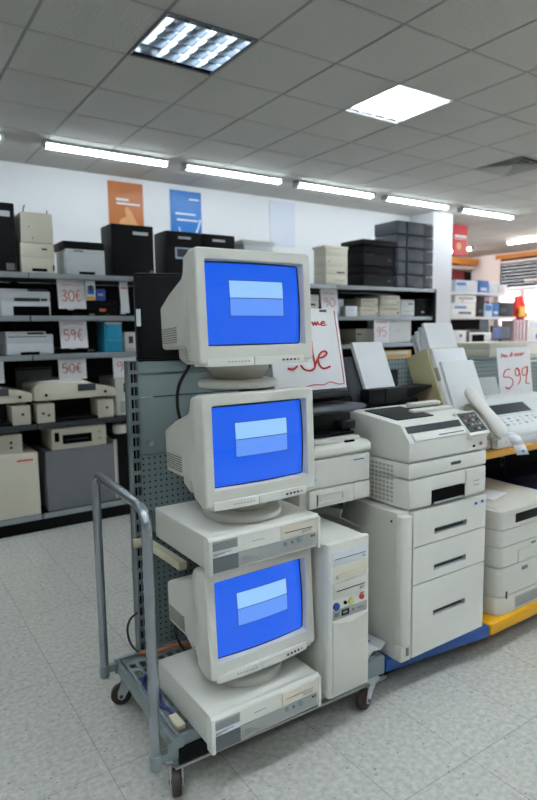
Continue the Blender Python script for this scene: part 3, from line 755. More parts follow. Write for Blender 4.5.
# black multifunction on it
t = thing('inkjet_printer', 'black inkjet printer with tilted lid on top of the pale beige printer', 'printer', (1.30, 1.56, .922))
MB().box(-.13, .13, .03, .33, .014, .085, .01).build('body', 'black', t)
MB().box(-.12, .10, -.02, .18, .016, .026, .003).build('output_tray', 'black_matte', t)
MB().box(.06, .125, .0, .05, .03, .06, .006).build('control_panel', 'charcoal', t)
MB().prism([(-.06, .112), (-.05, .126), (.33, .112), (.33, .085), (.02, .086)], 'x', -.14, .120, .004).build('scanner_lid', 'dark_grey', t)
t = thing('document_scanner', 'flat black scanner lying on the tilted printer lid under the red lettered sign', 'scanner', (1.27, 1.59, 1.050))
MB().prism([(-.03, .020), (-.02, .038), (.26, .040), (.30, .03), (.30, .0), (.02, .0)], 'x', -.13, .135, .004).build('body', 'black', t)
MB().box(-.10, .11, .03, .25, .039, .046, .003).build('lid', 'charcoal', t)
# sign with red lettering, leaning back
ln = .20
t = thing('sale_sign', 'white card sign with large red handwriting leaning behind the top monitor', 'sign', (1.262, 1.60, 1.095), (-ln, 0, 0))
w, h = .155, .285
MB().box(-w, w, 0, .004, 0, h).build('card', 'paper', t)
MB().box(-w, w, -.010, 0, -.004, .0, .001).build('holder_lip', 'glass', t)
MB().prism([(.004, h*.7), (.004, h*.64), (.13, .0), (.14, .0)], 'x', -.06, .06).build('easel', 'paper', t)
def sg(px, py):  # pen marks given on the card's own 0..1 grid
    return (-w+2*w*px, h*py)
A = [[(.57,.61),(.565,.45),(.575,.29),(.53,.245),(.47,.24),(.41,.265),(.38,.31)], [(.575,.29),(.63,.38),(.705,.395),(.765,.435),(.75,.465),(.69,.455),(.635,.39),(.635,.31),(.69,.255),(.79,.275)],
     [(.33,.30),(.27,.265),(.20,.28)]]
strokes_part('lettering', [[sg(*p) for p in s] for s in A], .0036, -.001, t)
strokes_part('heading', [[sg(*p) for p in s] for s in ([(.585,.79),(.61,.835),(.63,.79),(.65,.835),(.67,.79),(.69,.835),(.71,.80),(.74,.81),(.79,.82),(.775,.84),(.74,.82),(.75,.79),(.81,.795)],)], .0024, -.001, t, n=3)
strokes_part('border', [[sg(*p) for p in s] for s in ([(.955,.97),(.962,.5),(.968,.055)], [(.968,.055),(.88,.05),(.76,.085),(.66,.055),(.52,.065),(.36,.03)])], .0017, -.001, t, 'pink_ink')
MB().box(-.015+.09, .015+.09, -.002, .006, h-.012, h-.004).build('hook', 'mid_grey', t)

# grey plastic trays stored under the pale printer
t = thing('paper_tray', 'grey translucent plastic tray leaning under the pale printer', 'tray', (1.395, 1.62, .60), (.0, .5, .3))
MB().box(-.10, .10, -.06, .10, 0, .006, .002).box(-.10, -.094, -.06, .10, 0, .03).box(.094, .10, -.06, .10, 0, .03).build('body', 'grey_panel', t)
MB().cyl((1.30, 1.80, .50), 'z', .012, .196, 14).build('post', 'steel_paint', None)
po = bpy.data.objects['post']; po.parent = g; po.location = (0, -GY, 0)

# ------------------------------------------------------------------ big white printer on the three-drawer cabinet
t = thing('drawer_cabinet', 'tall off-white paper cabinet with three drawers on the blue base', 'cabinet', (1.693, 1.378, .1385))
W, D, H = .454, .50, .535; w = W/2
MB().box(-w, w, .02, D, 0, H, .005).build('body', 'beige', t)
MB().prism([(-w+.001, .03), (-w+.001, .006)] + [(-w+.026-.025*math.cos(a), .006-.020*math.sin(a)) for a in [PI*k/10 for k in range(1, 10)]] + [(-w+.051, .03)], 'z', .062, H-.012, .002).build('corner_column', 'beige_light', t)
cf = MB().box(-w, -w+.052, -.006, .03, 0, .058, .008).build('corner_foot', 'beige', t)
MB().box(-w+.024, -w+.038, -.008, -.004, .02, .05, .002).build('foot_recess', 'mid_grey', cf)
mb = MB().cyl((-w-.001, .045, H-.035), 'x', .005, .002, 10); mb.build('screw_hole', 'slate', t)
for z0, z1, hz in ((.002, .265, .125), (.269, .402, .030), (.406, H-.004, .028)):
    hz0 = z0+hz
    dw = MB().frame(-w+.057, w, z0, z1, -.004, .02, -.062, .116, hz0, hz0+.020, .020).build('drawer', 'beige_light', t)
    MB().box(-.062, .116, .012, .017, hz0, hz0+.020).build('grip_recess', 'slate', dw)
    MB().prism([(-.0055, hz0+.022), (.006, hz0+.020), (.006, hz0+.014), (-.0045, hz0+.019)], 'x', -.060, .114).build('drawer_handle', 'mid_grey', dw)
MB().box(w-.072, w-.048, -.006, -.003, H-.036, H-.020).box(w-.036, w-.012, -.006, -.003, H-.034, H-.018).build('sticker', 'box_pale', t)
MB().box(w-.069, w-.055, -.0066, -.004, H-.033, H-.024).box(w-.032, w-.018, -.0066, -.004, H-.031, H-.022).build('sticker_print', 'slate', t)

t = thing('laser_printer', 'large off-white laser printer with dark keypad on the three-drawer cabinet', 'printer', (1.7125, 1.378, .675))
W = .421; w = W/2; D = .335
# body in three bands with a real opening for the paper drawer
def side(z0, z1): 
    return [(0, z0), (0, z1), (D, z1), (D, z0)]
mb = MB()
mb.box(-w, -.092, 0, D, .004, .108, .010).box(.088, w, 0, D, .004, .108, .010).box(-.10, .095, .004, D, .055, .108, .004)
mb.box(-w+.005, w-.005, .05, D-.01, .004, .11)
mb.box(-w, w, 0, D, .111, .166, .010)
mb.prism([(.006, .169), (0, .175), (0, .238), (.004, .243), (.040, .292), (.046, .297), (D-.04, .322), (D, .314), (D, .169)], 'x', -w, w, .006)
mb.build('body', 'beige_light', t)
MB().box(-.092, .090, .003, .06, .004, .05).build('drawer_opening', 'void', t)
MB().box(-.08, .08, -.002, .05, .006, .012, .002).build('paper_tray', 'grey_panel', t)
MB().box(.094, w-.012, -.0015, .004, .010, .10, .001).build('side_cover', 'beige_light', t)
mb = MB().box(.135, .165, -.003, 0, .056, .059).box(.135, .165, -.003, 0, .040, .043); mb.build('printed_text', 'grey_panel', t)
MB().box(.005, .058, -.0015, .002, .135, .146).build('name_badge', 'slate', t)
MB().box(.125, .137, -.002, .003, .186, .194).build('indicator', 'void', t)
o = MB().cyl((.172, -.004, .196), 'y', .0075, .006, 16, bev=.001).build('power_button', 'beige_dark', t); MB().cyl((.172, -.0048, .196), 'y', .004, .002, 12).build('power_mark', 'red', o)
# vents on the left flank
mb = MB()
for a in range(9):
    for b_ in range(13): mb.box(-w-.0012, -w+.002, .075+.019*b_, .075+.019*b_+.012, .018+.0155*a, .018+.0155*a+.0085)
mb.build('side_vent', 'beige_dark', t)
# sloping top front: dark slot, flap and keypad set on the slope (-Y/+Z)
sl = math.atan2(.292-.243, .036)
ms = Matrix.Translation((0, .004, .243)) @ Matrix.Rotation(sl, 4, 'X')
MB().box(-.195, .085, .030, .056, -.004, .0025).xform(ms).build('output_slot', 'panel_glass', t)
MB().box(-.185, .09, -.004, .024, -.01, .007, .003).xform(ms).build('front_flap', 'beige_light', t)
MB().box(-.06, .075, .006, .009, .005, .0078).xform(ms).build('flap_gap', 'void', t)
kp = Matrix.Translation((0, -.012, .236)) @ Matrix.Rotation(math.radians(44), 4, 'X')
MB().box(.090, w-.001, -.004, .105, -.035, .004, .005).xform(kp).build('keypad_housing', 'beige_light', t)
k_ = MB().box(.098, w-.012, .008, .096, .002, .0065, .002).xform(kp).build('keypad', 'slate', t)
for r_i in range(4):
    for c_i in range(4):
        if (r_i, c_i) in ((3, 1), (0, 0)): continue
        x = .114+.022*c_i; y = .020+.020*r_i
        MB().box(x-.006, x+.006, y-.0035, y+.0035, .0055, .0085, .001).xform(kp).build('key', 'cable_orange' if (r_i, c_i) in ((1, 2), (3, 2), (2, 0)) else ('black' if (r_i+c_i) % 2 else 'grey_panel'), k_)
# top: dark output well and guides
tp = math.atan2(.025, D-.086)
mt = Matrix.Translation((0, .046, .297)) @ Matrix.Rotation(tp, 4, 'X')
MB().box(-.17, .02, .05, .22, -.002, .004, .002).xform(mt).build('output_well', 'black', t)
MB().box(-.03, .19, .10, .13, .002, .014, .004).box(.03, .20, .17, .20, .002, .020, .004).xform(mt).build('paper_guide', 'beige_light', t)
MB().box(-.0, .18, .132, .165, .002, .008, .001).xform(mt).build('guide_gap', 'void', t)

# black inkjet with a stack of paper in its rear feeder, behind the big printer
t = thing('inkjet_printer', 'black inkjet printer with white paper standing in its rear feeder', 'printer', (1.78, 1.74, .9305))
MB().box(-.17, .19, .02, .25, 0, .07, .008).build('body', 'black', t)
MB().box(-.15, .065, -.03, .02, .075, .132, .006).box(-.06, -.052, -.034, -.028, .075, .132).build('feeder_front', 'black', t)
MB().prism([(.03, .075), (.03, .12), (.24, .128), (.245, .12), (.10, .082)], 'y', -.01, .08, .003).build('feeder_arm', 'black_matte', t)
MB().box(.13, .20, .15, .20, .06, .19, .006).build('feeder_hinge', 'charcoal', t)
lm = Matrix.Translation((0, .01, .09)) @ Matrix.Rotation(-.42, 4, 'X')
MB().box(-.19, -.11, .012, .02, -.02, .19, .002).xform(lm).build('paper_rest', 'charcoal', t)
MB().box(-.10, .05, .012, .02, -.02, .15, .002).xform(lm).build('rest_plate', 'charcoal', t)
MB().box(-.118, .048, -.006, .011, 0, .245).xform(lm).build('paper_stack', 'paper', t)

# leaning cream box with white front, and the white stack behind it
lean = math.radians(22)
t = thing('flatbed_scanner', 'cream sided box with white front leaning back beside the paper feeder', 'scanner', (2.13, 1.625, .9), (-lean, 0, 0))
MB().box(-.11, .105, .012, .140, -.055, .345, .006).build('body', 'olive', t)
MB().box(-.100, .115, -.006, .012, -.055, .335, .003).build('white_cover', 'paper', t)
MB().box(-.085, .13, -.022, -.008, -.02, .27, .003).build('outer_cover', 'white_plastic', t)
MB().box(-.104, -.098, -.009, .012, .19, .25, .002).build('hinge', 'beige_dark', t)
t = thing('paper_stack', 'stack of white panels leaning behind the cream sided box', 'panels', (2.385, 1.86, .965), (-math.radians(20), 0, 0))
for k in range(4): MB().box(-.13-.004*k, .075-.006*k, .024*k, .024*k+.016, 0, .385-.012*k, .002).build('panel', 'paper' if k % 2 == 0 else 'white_cool', t)

# ------------------------------------------------------------------ fax with handset on the orange shelf
t = thing('fax_machine', 'white fax machine with dark display and handset on the orange shelf', 'fax', (2.40, 1.49, .7935))
MB().prism([(.0, .004), (-.006, .055), (.002, .074), (.02, .086), (.15, .176), (.17, .188), (.27, .195), (.30, .18), (.30, .0), (.01, .0)], 'x', -.255, .32, .006).build('body', 'white_plastic', t)
MB().box(-.33, -.258, .02, .11, 0, .075, .012).build('handset_cradle', 'beige_light', t)
fs = math.atan2(.090, .13); mf = Matrix.Translation((0, .02, .086)) @ Matrix.Rotation(fs, 4, 'X')
MB().box(-.165, .13, .062, .140, -.002, .004, .002).xform(mf).build('display_frame', 'white_cool', t)
MB().box(-.150, .105, .070, .130, .003, .0055, .001).xform(mf).build('display', 'slate', t)
for a in range(8):
    for b_ in range(3):
        MB().box(-.15+.045*a, -.132+.045*a, .004+.018*b_, .013+.018*b_, -.002, .0022, .001).xform(mf).build('key', 'white_cool' if (a+b_) % 3 else 'beige_dark', t)
MB().box(-.20, .26, -.006, .0, .022, .036).build('front_strip', 'white_cool', t)
MB().prism([(.22, .15), (.265, .27), (.275, .27), (.245, .15)], 'x', -.04, .10, .002).build('paper_support', 'grey_panel', t)
hs = MB().loft([[(cx+rx*math.cos(2*PI*k/14), cy, cz+rz*math.sin(2*PI*k/14)) for k in range(14)] for cx, cy, cz, rx, rz in
     ((-.29, -.052, .084, .014, .01), (-.29, -.047, .088, .034, .026), (-.29, -.022, .108, .039, .032), (-.292, .005, .140, .034, .024), (-.294, .035, .168, .032, .022), (-.296, .065, .196, .034, .024), (-.298, .09, .218, .038, .030), (-.298, .108, .236, .036, .028), (-.298, .115, .240, .016, .014))]).build('handset', 'beige_light', t, angle=50)
mb = MB().prism([(-.03, .05), (-.03, .085), (.02, .10), (.08, .17), (.105, .19), (.118, .18), (.12, .05)], 'x', -.325, -.265, .006)
mb.build('handset_rest', 'beige_dark', t)
lb = [(-.262, -.045, .080), (-.240, -.066, .065), (-.222, -.078, .03), (-.20, -.084, -.012)]
mb = MB()
for (a, b_) in zip(lb, lb[1:]):
    mb.bm.faces.new([mb.bm.verts.new(p) for p in ((a[0]-.028, a[1]+.008, a[2]), (a[0]+.028, a[1]-.008, a[2]), (b_[0]+.028, b_[1]-.008, b_[2]), (b_[0]-.028, b_[1]+.008, b_[2]))])
o = tag(mb.build('paper_label', 'paper', None, recalc=False), 'white paper tag hanging from the fax handset over the shelf edge', 'tag'); o.location = (2.40, 1.49, .7935)
s2 = o.modifiers.new('thickness', 'SOLIDIFY'); s2.thickness = .002
q_ = MB().box(-.009+.0, .009, -.003, .0, -.004, .004).build('blue_mark', 'box_blue', o, loc=(-.204, -.086, .004))

# price card 599 and cream printer behind the fax
t = thing('price_card', 'white price card with red 599 standing behind the fax machine', 'sign', (2.745, 1.80, .965), (-.13, 0, -.04))
w, h = .132, .235
MB().box(-w, w, 0, .004, 0, h).build('card', 'paper', t)
MB().prism([(.004, h*.7), (.004, h*.62), (.09, 0), (.10, 0)], 'x', -.03, .03).build('easel', 'paper', t)
def cg(px, py): return (-w+2*w*px, h*py)
strokes_part('price', [[cg(*p) for p in s] for s in ([(.34,.53),(.20,.51),(.14,.38),(.30,.36),(.40,.29),(.38,.19),(.28,.13),(.16,.15)], [(.55,.55),(.49,.47),(.53,.38),(.60,.40),(.62,.49),(.56,.55),(.63,.42),(.63,.28),(.55,.19)], [(.87,.56),(.73,.52),(.70,.42),(.76,.37),(.86,.42),(.88,.52),(.87,.56),(.84,.36),(.80,.21),(.90,.19)])], .0028, -.001, t)
MB().box(w*.2-.13+.02, w*.2-.10+.02, -.002, 0, h*.10, h*.115).build('pen_dash', 'red_ink', t)
strokes_part('heading', [[cg(*p) for p in s] for s in ([(.10,.78),(.14,.88),(.17,.80),(.20,.86),(.23,.79),(.26,.85),(.30,.79)], [(.38,.80),(.44,.90),(.43,.80),(.37,.84),(.47,.85)], [(.50,.80),(.53,.86),(.56,.80),(.60,.87),(.63,.80),(.67,.87),(.70,.81),(.74,.88),(.75,.82),(.82,.88)])], .0021, -.001, t, 'pink_ink', 3)
device('printer', 'cream printer behind the white 599 price card on the gondola', 'printer', 3.0, 3.37, 2.15, .30, 1.1245, 1.212, 'beige_warm', (.55,), (('slot', .25, .75, .18, .34, 'slate', .001),), .012)
MB().box(2.22, 2.60, -.16, -.002, .915, .931, .002).build('bracket_shelf', 'steel_paint', g)
MB().box(2.62, 2.90, -.22, -.002, .948, .964, .002).build('bracket_shelf', 'steel_paint', g)

# ------------------------------------------------------------------ printers on the yellow base
t = thing('laser_printer', 'beige printer with dark display resting on another printer under the orange shelf', 'printer', (2.228, 1.372, .345))
W = .43; w = W/2; D = .40
def rb(mb, z0, z1, inset=0.0, r=.032):
    pts = [(-w+inset, D)] + [(-w+inset+r-r*math.cos(a), inset+r-r*math.sin(a)) for a in [PI/2*k/7 for k in range(8)]] + [(w-inset-r+r*math.sin(a), inset+r-r*math.cos(a)) for a in [PI/2*k/7 for k in range(8)]] + [(w-inset, D)]
    return mb.prism(pts, 'z', z0, z1, .004)
mb = MB(); rb(mb, .004, .0845); rb(mb, .0885, .1545); rb(mb, .1585, .232); rb(mb, .0, .228, .006); mb.build('body', 'beige', t)
MB().prism([(.03, .230), (.03, .236), (D-.02, .246), (D-.02, .23)], 'x', -w+.03, w-.03, .003).build('top_cover', 'beige', t)
MB().box(-.115, .10, -.003, .002, .175, .212, .002).build('display', 'black', t)
MB().box(.0, .03, -.002, .002, .064, .072).build('name_badge', 'mid_grey', t); MB().box(.06, .068, -.002, .002, .128, .140).build('indicator', 'slate', t)
MB().frame(-.09, .19, .004, .056, -.003, .004, -.05, .15, .010, .032, .02).build('paper_drawer', 'beige', t)
MB().box(-.05, .15, .004, .01, .010, .032).build('drawer_gap', 'void', t)
MB().box(-w-.001, -w+.002, .08, .30, .02, .03).build('side_seam', 'slate', t)
t = thing('laser_printer', 'beige printer standing on the yellow base, lower of two under the orange shelf', 'printer', (2.228, 1.372, .1435))
mb = MB(); rb(mb, .004, .0775); rb(mb, .0815, .2005); rb(mb, .0, .198, .006); mb.build('body', 'beige', t)
MB().box(-.06, -.02, -.002, .002, .165, .180, .002).build('name_badge', 'mid_grey', t)
MB().box(-.10, .17, -.003, .003, .016, .062, .001).build('grille_panel', 'beige_dark', t)
mb = MB()
for k in range(6): mb.box(-.095, .165, -.004, .0, .019+.007*k, .0215+.007*k)
mb.build('grille', 'mid_grey', t)
for zz in (.07, .086): MB().box(-.165, -.159, -.004, .02, zz, zz+.014).build('clip', 'slate', t)
t = thing('paper_sheet', 'white paper sheet lying on the beige printer under the orange shelf', 'paper', (2.16, 1.56, .5915), (math.radians(1.6), 0, .25))
MB().box(-.075, .075, -.075, .09, 0, .0015).build('sheet', 'paper', t)
MB().box(-.05, .03, .0, .05, .0014, .002).build('printed_text', 'box_pale', t)
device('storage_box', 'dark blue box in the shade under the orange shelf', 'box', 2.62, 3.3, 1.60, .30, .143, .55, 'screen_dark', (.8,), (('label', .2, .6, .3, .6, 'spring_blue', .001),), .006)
# ------------------------------------------------------------------ long shelving in the background
BY = 4.0
g2 = thing('shelving_unit', 'long black shelving unit full of printers in front of the back wall', 'shelving', (0, BY, 0))
X0, X1 = -.4, 4.70
MB().box(X0, X1, .03, .55, 0, .085).build('plinth', 'shelf_black', g2)
MB().box(X0, X1, .52, .55, .08, 1.66).build('back_panel', 'shelf_black', g2)
for x in (-.4, .885, 2.15, 3.42, 4.68):
    MB().box(x, x+.03, .0 if x > 4 else .44, .54, .0, 1.68).build('upright', 'shelf_black', g2)
for z, d in ((.118, .0), (.715, .0), (1.163, .02), (1.413, .02), (1.683, .0)):
    xs = [X0, .892, 2.157, 3.427, X1]
    for a, b in zip(xs, xs[1:]):
        if z > 1.6: xx = (a+.002, b-.002)
        else: xx = (a+.004, b-.004)
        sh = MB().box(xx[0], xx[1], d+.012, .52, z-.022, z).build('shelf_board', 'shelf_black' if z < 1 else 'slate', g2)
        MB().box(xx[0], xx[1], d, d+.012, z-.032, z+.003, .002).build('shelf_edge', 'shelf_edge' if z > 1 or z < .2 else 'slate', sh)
TG = 'devices on the top shelf'; SG = 'devices on the second shelf'; UG = 'devices on the third shelf'
T = 1.6865
YF = 4.05
# ---- top shelf
device('computer_case', 'black computer case with white label at the left edge of the top shelf', 'computer', .60, .84, YF, .40, T, 2.11, 'black', (), (('white_label', .0, .88, .80, .88, 'white_cool', .002), ('sticker', .72, .93, .03, .13, 'mid_grey', .002)), .01, TG)
d = device('laser_printer', 'squat beige printer on the top shelf, lower of the stacked pair', 'printer', .865, 1.07, YF, .38, T, 1.875, 'beige_warm', (.52,), (('output_slot', .30, .75, .06, .16, 'void', .001), ('side_tab', .93, .98, .1, .3, 'slate', .002), ('name_badge', .62, .78, .78, .84, 'slate', .001)), .008, TG)
device('paper_feeder', 'tall beige feeder box standing on the squat beige printer, top shelf', 'feeder', .875, 1.068, YF, .30, 1.8765, 2.065, 'beige_warm', (), (('screw', .22, .25, .5, .54, 'slate', .001), ('screw', .32, .35, .12, .18, 'slate', .001)), .006, TG)
tag(MB().tube(arc([(.905, 4.12, 2.067), (.91, 4.12, 2.10), (.918, 4.12, 2.12)]), .004, 6).tube(arc([(1.055, 4.12, 2.067), (1.053, 4.12, 2.10)]), .003, 6).build('wire_hook', 'cable_black'), 'thin dark wires sticking up from the tall beige feeder box', 'wire')
device('laser_printer', 'white printer with black lid on the top shelf, left of the big black case', 'printer', 1.14, 1.405, YF, .24, T, 1.856, 'white_cool', (), (('output_slot', .32, .72, .03, .13, 'void', .001), ('front_seam', .05, .95, .86, .875, 'beige_dark', .001), ('badge', .2, .45, .90, .94, 'slate', .001), ('top', 'lid', -.04, 1.0, .02, 1.0, .05, 'black')), .012, TG)
for a in ((1.455, 1.765, 2.045, 'large black computer case with white label, below the orange poster', (('white_label', .50, .86, .81, .87, 'white_cool', .002), ('sticker', .88, .97, .03, .14, 'mid_grey', .002))),
          (1.86, 2.135, 2.03, 'black case with small pale display, below the blue poster', (('white_label', .35, .72, .84, .89, 'white_cool', .002), ('display', .25, .80, .42, .66, 'box_pale', .003), ('display_pane', .30, .75, .46, .63, 'dark_grey', .004))),
          (2.155, 2.44, 2.03, 'black case with white label, right of the one with the pale display', (('white_label', .30, .68, .84, .89, 'white_cool', .002),))):
    device('computer_case', a[3], 'computer', a[0], a[1], YF, .22, T, a[2], 'black', (), a[4], .012, TG)
device('laser_printer', 'white printer with flat lid on the top shelf, behind the top monitor', 'printer', 2.52, 2.80, YF, .36, T, 1.975, 'white_cool', (.5,), (('top', 'lid', -.06, 1.04, 0, 1, .035, 'white_plastic'), ('output_slot', .3, .7, .3, .38, 'void', .001)), .012, TG)
device('laser_printer', 'tall beige stacked laser printer on the top shelf, right of the top monitor', 'printer', 3.345, 3.595, YF, .17, T, 2.0, 'beige_warm', (.28, .50, .80), (('drawer_grip', .50, .85, .33, .37, 'slate', .002), ('drawer_grip', .4, .85, .12, .15, 'beige_dark', .002), ('button', .1, .2, .62, .66, 'beige_dark', .002), ('top', 'top_tray', -.06, 1.02, -.02, 1.02, .022, 'beige_warm')), .008, TG)
for z0, z1, lab, tp in ((T, 1.868, 'wide black laser printer on the top shelf, lower of two', ()), (1.869, 2.06, 'wide black laser printer stacked on another black printer, top shelf', (('top', 'lid', -.05, 1.03, -.05, 1.02, .045, 'black'),))):
    device('laser_printer', lab, 'printer', 3.78, 4.165, YF, .28, z0, z1, 'black_matte', (.6,), (('name_badge', .12, .36, .44, .54, 'dark_grey', .002), ('front_drawer', .02, .98, .06, .52, 'black', .003), ('button', .8, .88, .28, .36, 'dark_grey', .004)) + tp, .012, TG)
pos5 = ['bottom of the five', 'second from the bottom of the five', 'middle of the five', 'second from the top of the five', 'topmost of the five']
base = None
for k in range(5):
    z = T+.1252*k; lab = 'dark grey printer unit, ' + pos5[k] + ' stacked by the column'
    if k == 0:
        base = device('printer_unit', lab, 'printer', 4.205, 4.71, YF, .30, z, z+.121, 'dark_grey', (), (('front_bulge', .25, .68, .06, .96, 'dark_grey', .018), ('side_cover', .70, .98, .05, .94, 'dark_grey', .008), ('left_cover', .02, .235, .05, .94, 'dark_grey', .006), ('name_badge', .40, .55, .62, .68, 'charcoal', .0195), ('tag', .78, .98, .86, .93, 'white_cool', .0095)), .008, 'dark grey printer units stacked by the column')
    else: dup(base, (base.location.x, YF, z), lab)
# ---- second shelf
T2 = 1.4165
device('inkjet_printer', 'white printer with black output tray on the second shelf, far left', 'printer', .725, 1.03, YF, .36, T2, 1.572, 'white_cool', (.64,), (('output_bay', .24, .96, .0, .38, 'void', .002), ('output_slot', .27, .78, .58, .72, 'slate', .002), ('control_panel', .80, .93, .6, .7, 'slate', .002), ('top', 'lid', .0, .9, .05, .95, .014, 'white_cool'), ('top', 'handle', .55, .95, .0, .1, .012, 'slate')), .012, SG)
price_card(1.08, 1.262, 4.05, 1.462, 1.660, '30€', 'price card reading 30 euro on the second shelf', seed=3)
device('inkjet_printer', 'low black printer on the second shelf, right of the 30 euro card', 'printer', 1.275, 1.49, YF+.03, .35, T2, 1.52, 'black_matte', (.5,), (('orange_label', .40, .60, .30, .48, 'cable_orange', .002), ('silver_label', .06, .22, .04, .14, 'shelf_edge', .003), ('badge', .62, .72, .06, .10, 'mid_grey', .002)), .012, SG)
t = device('ink_box', 'small white and blue carton on the low black printer', 'box', 1.262, 1.325, YF-.01, .06, 1.522, 1.675, 'white_cool', (), (('blue_print', .15, .85, .25, .60, 'box_blue', .001), ('orange_print', .1, .9, .0, .14, 'bag_yellow', .001), ('dark_print', .3, .7, .38, .64, 'slate', .0015)), .003)
device('card_reader', 'small dark blue gadget on the low black printer beside the carton', 'gadget', 1.34, 1.41, YF+.03, .05, 1.522, 1.60, 'spring_blue', (), (('metal_plate', .2, .7, .4, .6, 'zinc', .002),), .012)
price_card(1.505, 1.565, 4.05, T2+.02, 1.655, '', 'narrow white price card on the second shelf beside the black computer case', seed=5)
device('laser_printer', 'small beige printer on the second shelf beside the top monitor', 'printer', 3.06, 3.27, YF, .30, T2, 1.60, 'beige', (.4, .7), (('slot', .2, .8, .5, .58, 'slate', .001),), .01, SG)
price_card(3.285, 3.475, 4.03, T2+.03, 1.655, '90', 'white price card on the second shelf right of the top monitor', seed=8)
device('storage_box', 'taller of the two small white boxes on the second shelf', 'box', 3.49, 3.60, YF+.06, .18, T2, 1.57, 'white_cool', (.6,), (('label', .2, .8, .65, .8, 'box_pale', .001),), .004, SG)
device('storage_box', 'shorter of the two small white boxes on the second shelf', 'box', 3.57, 3.71, YF, .05, T2, 1.508, 'white_plastic', (), (('label', .2, .8, .5, .8, 'box_pale', .001),), .004, SG)
for x0, x1, hs, nm in ((3.745, 3.975, (.083, .083), 'left'), (3.985, 4.262, (.105, .092), 'right')):
    z = T2
    for k, h in enumerate(hs):
        device('laser_printer', 'cream low printer, %s of the %s pair on the second shelf' % (('lower', 'upper')[k], nm), 'printer', x0+.01*k, x1-.004*k, YF, .36, z, z+h-.001, 'beige_warm', (.55,), (('output_slot', .2, .8, .64, .72, 'beige_dark', .001), ('button', .84, .92, .25, .38, 'slate', .002)), .01, SG); z += h
device('laser_printer', 'white rounded printer on the second shelf beside the black box', 'printer', 4.272, 4.462, YF, .34, T2, 1.578, 'white_plastic', (.5,), (('badge', .5, .85, .70, .78, 'slate', .001), ('slot', .1, .9, .3, .34, 'beige_dark', .001)), .02, SG)
device('speaker_box', 'black box at the right end of the second shelf', 'box', 4.47, 4.672, YF, .30, T2, 1.588, 'black', (), (('badge', .35, .65, .2, .28, 'mid_grey', .002), ('front_frame', .05, .95, .1, .9, 'black_matte', .002), ('badge', .42, .48, .22, .3, 'white_cool', .003), ('badge', .52, .58, .22, .3, 'white_cool', .003)), .008, SG)
# ---- third shelf
T3 = 1.1665
device('inkjet_printer', 'white multifunction printer on the third shelf, far left', 'printer', .745, 1.035, YF, .34, T3, 1.298, 'white_cool', (.55,), (('output_bay', .28, .68, .0, .14, 'void', .002), ('top', 'lid', .0, .85, .03, .97, .018, 'white_plastic'), ('top', 'paper_ramp', .45, .8, .0, .15, .012, 'slate'), ('lid_gap', .05, .85, .86, .9, 'slate', .001)), .012, UG)
price_card(1.082, 1.262, 4.05, T3+.035, 1.402, '59€', 'price card reading 59 euro on the third shelf', seed=11)
device('label_printer', 'low black device behind the 59 euro card on the third shelf', 'device', 1.08, 1.34, YF+.07, .3, T3, 1.20, 'black_matte', (), (('silver_label', .75, .95, .3, .6, 'shelf_edge', .002),), .008)
t = device('cleaning_kit', 'bright blue plastic dispenser box on the third shelf', 'box', 1.375, 1.505, YF, .16, T3, 1.378, 'blue_plastic', (), (('upper_pocket', .12, .95, .42, .88, 'blue_plastic', .012), ('tray_lip', .06, .98, .30, .40, 'blue_plastic', .03), ('white_rim', .08, .98, .91, .97, 'white_cool', .004)), .012)
device('cartridge_box', 'white cartridge box with dark window on the third shelf beside the blue dispenser', 'box', 1.52, 1.605, YF, .14, T3, 1.304, 'beige_light', (), (('window', .35, .72, .42, .78, 'slate', .002), ('stripe', .1, .9, .1, .16, 'beige_dark', .001)), .005)
device('laser_printer', 'small cream printer behind a price card on the third shelf', 'printer', 3.77, 4.0, YF+.08, .3, T3, 1.305, 'beige_warm', (.5,), (('slot', .05, .3, .6, .68, 'slate', .001),), .01, UG)
price_card(3.895, 4.095, 4.02, T3+.003, 1.412, '95', 'price card on the third shelf in front of the small cream printer', lean=.05, seed=14)
device('laser_printer', 'white upright printer on the third shelf right of a price card', 'printer', 4.115, 4.415, YF, .3, T3, 1.385, 'white_plastic', (.86,), (('badge', .1, .3, .91, .95, 'beige_dark', .001), ('door', .04, .96, .04, .82, 'white_plastic', .003), ('printed_mark', .2, .5, .5, .56, 'box_pale', .004)), .012, UG)
device('storage_box', 'cream and orange carton below the third shelf at the right', 'box', 4.02, 4.42, YF, .3, .717, 1.095, 'orange_wood', (), (('label', .1, .9, .90, .98, 'beige_warm', .001),), .005)
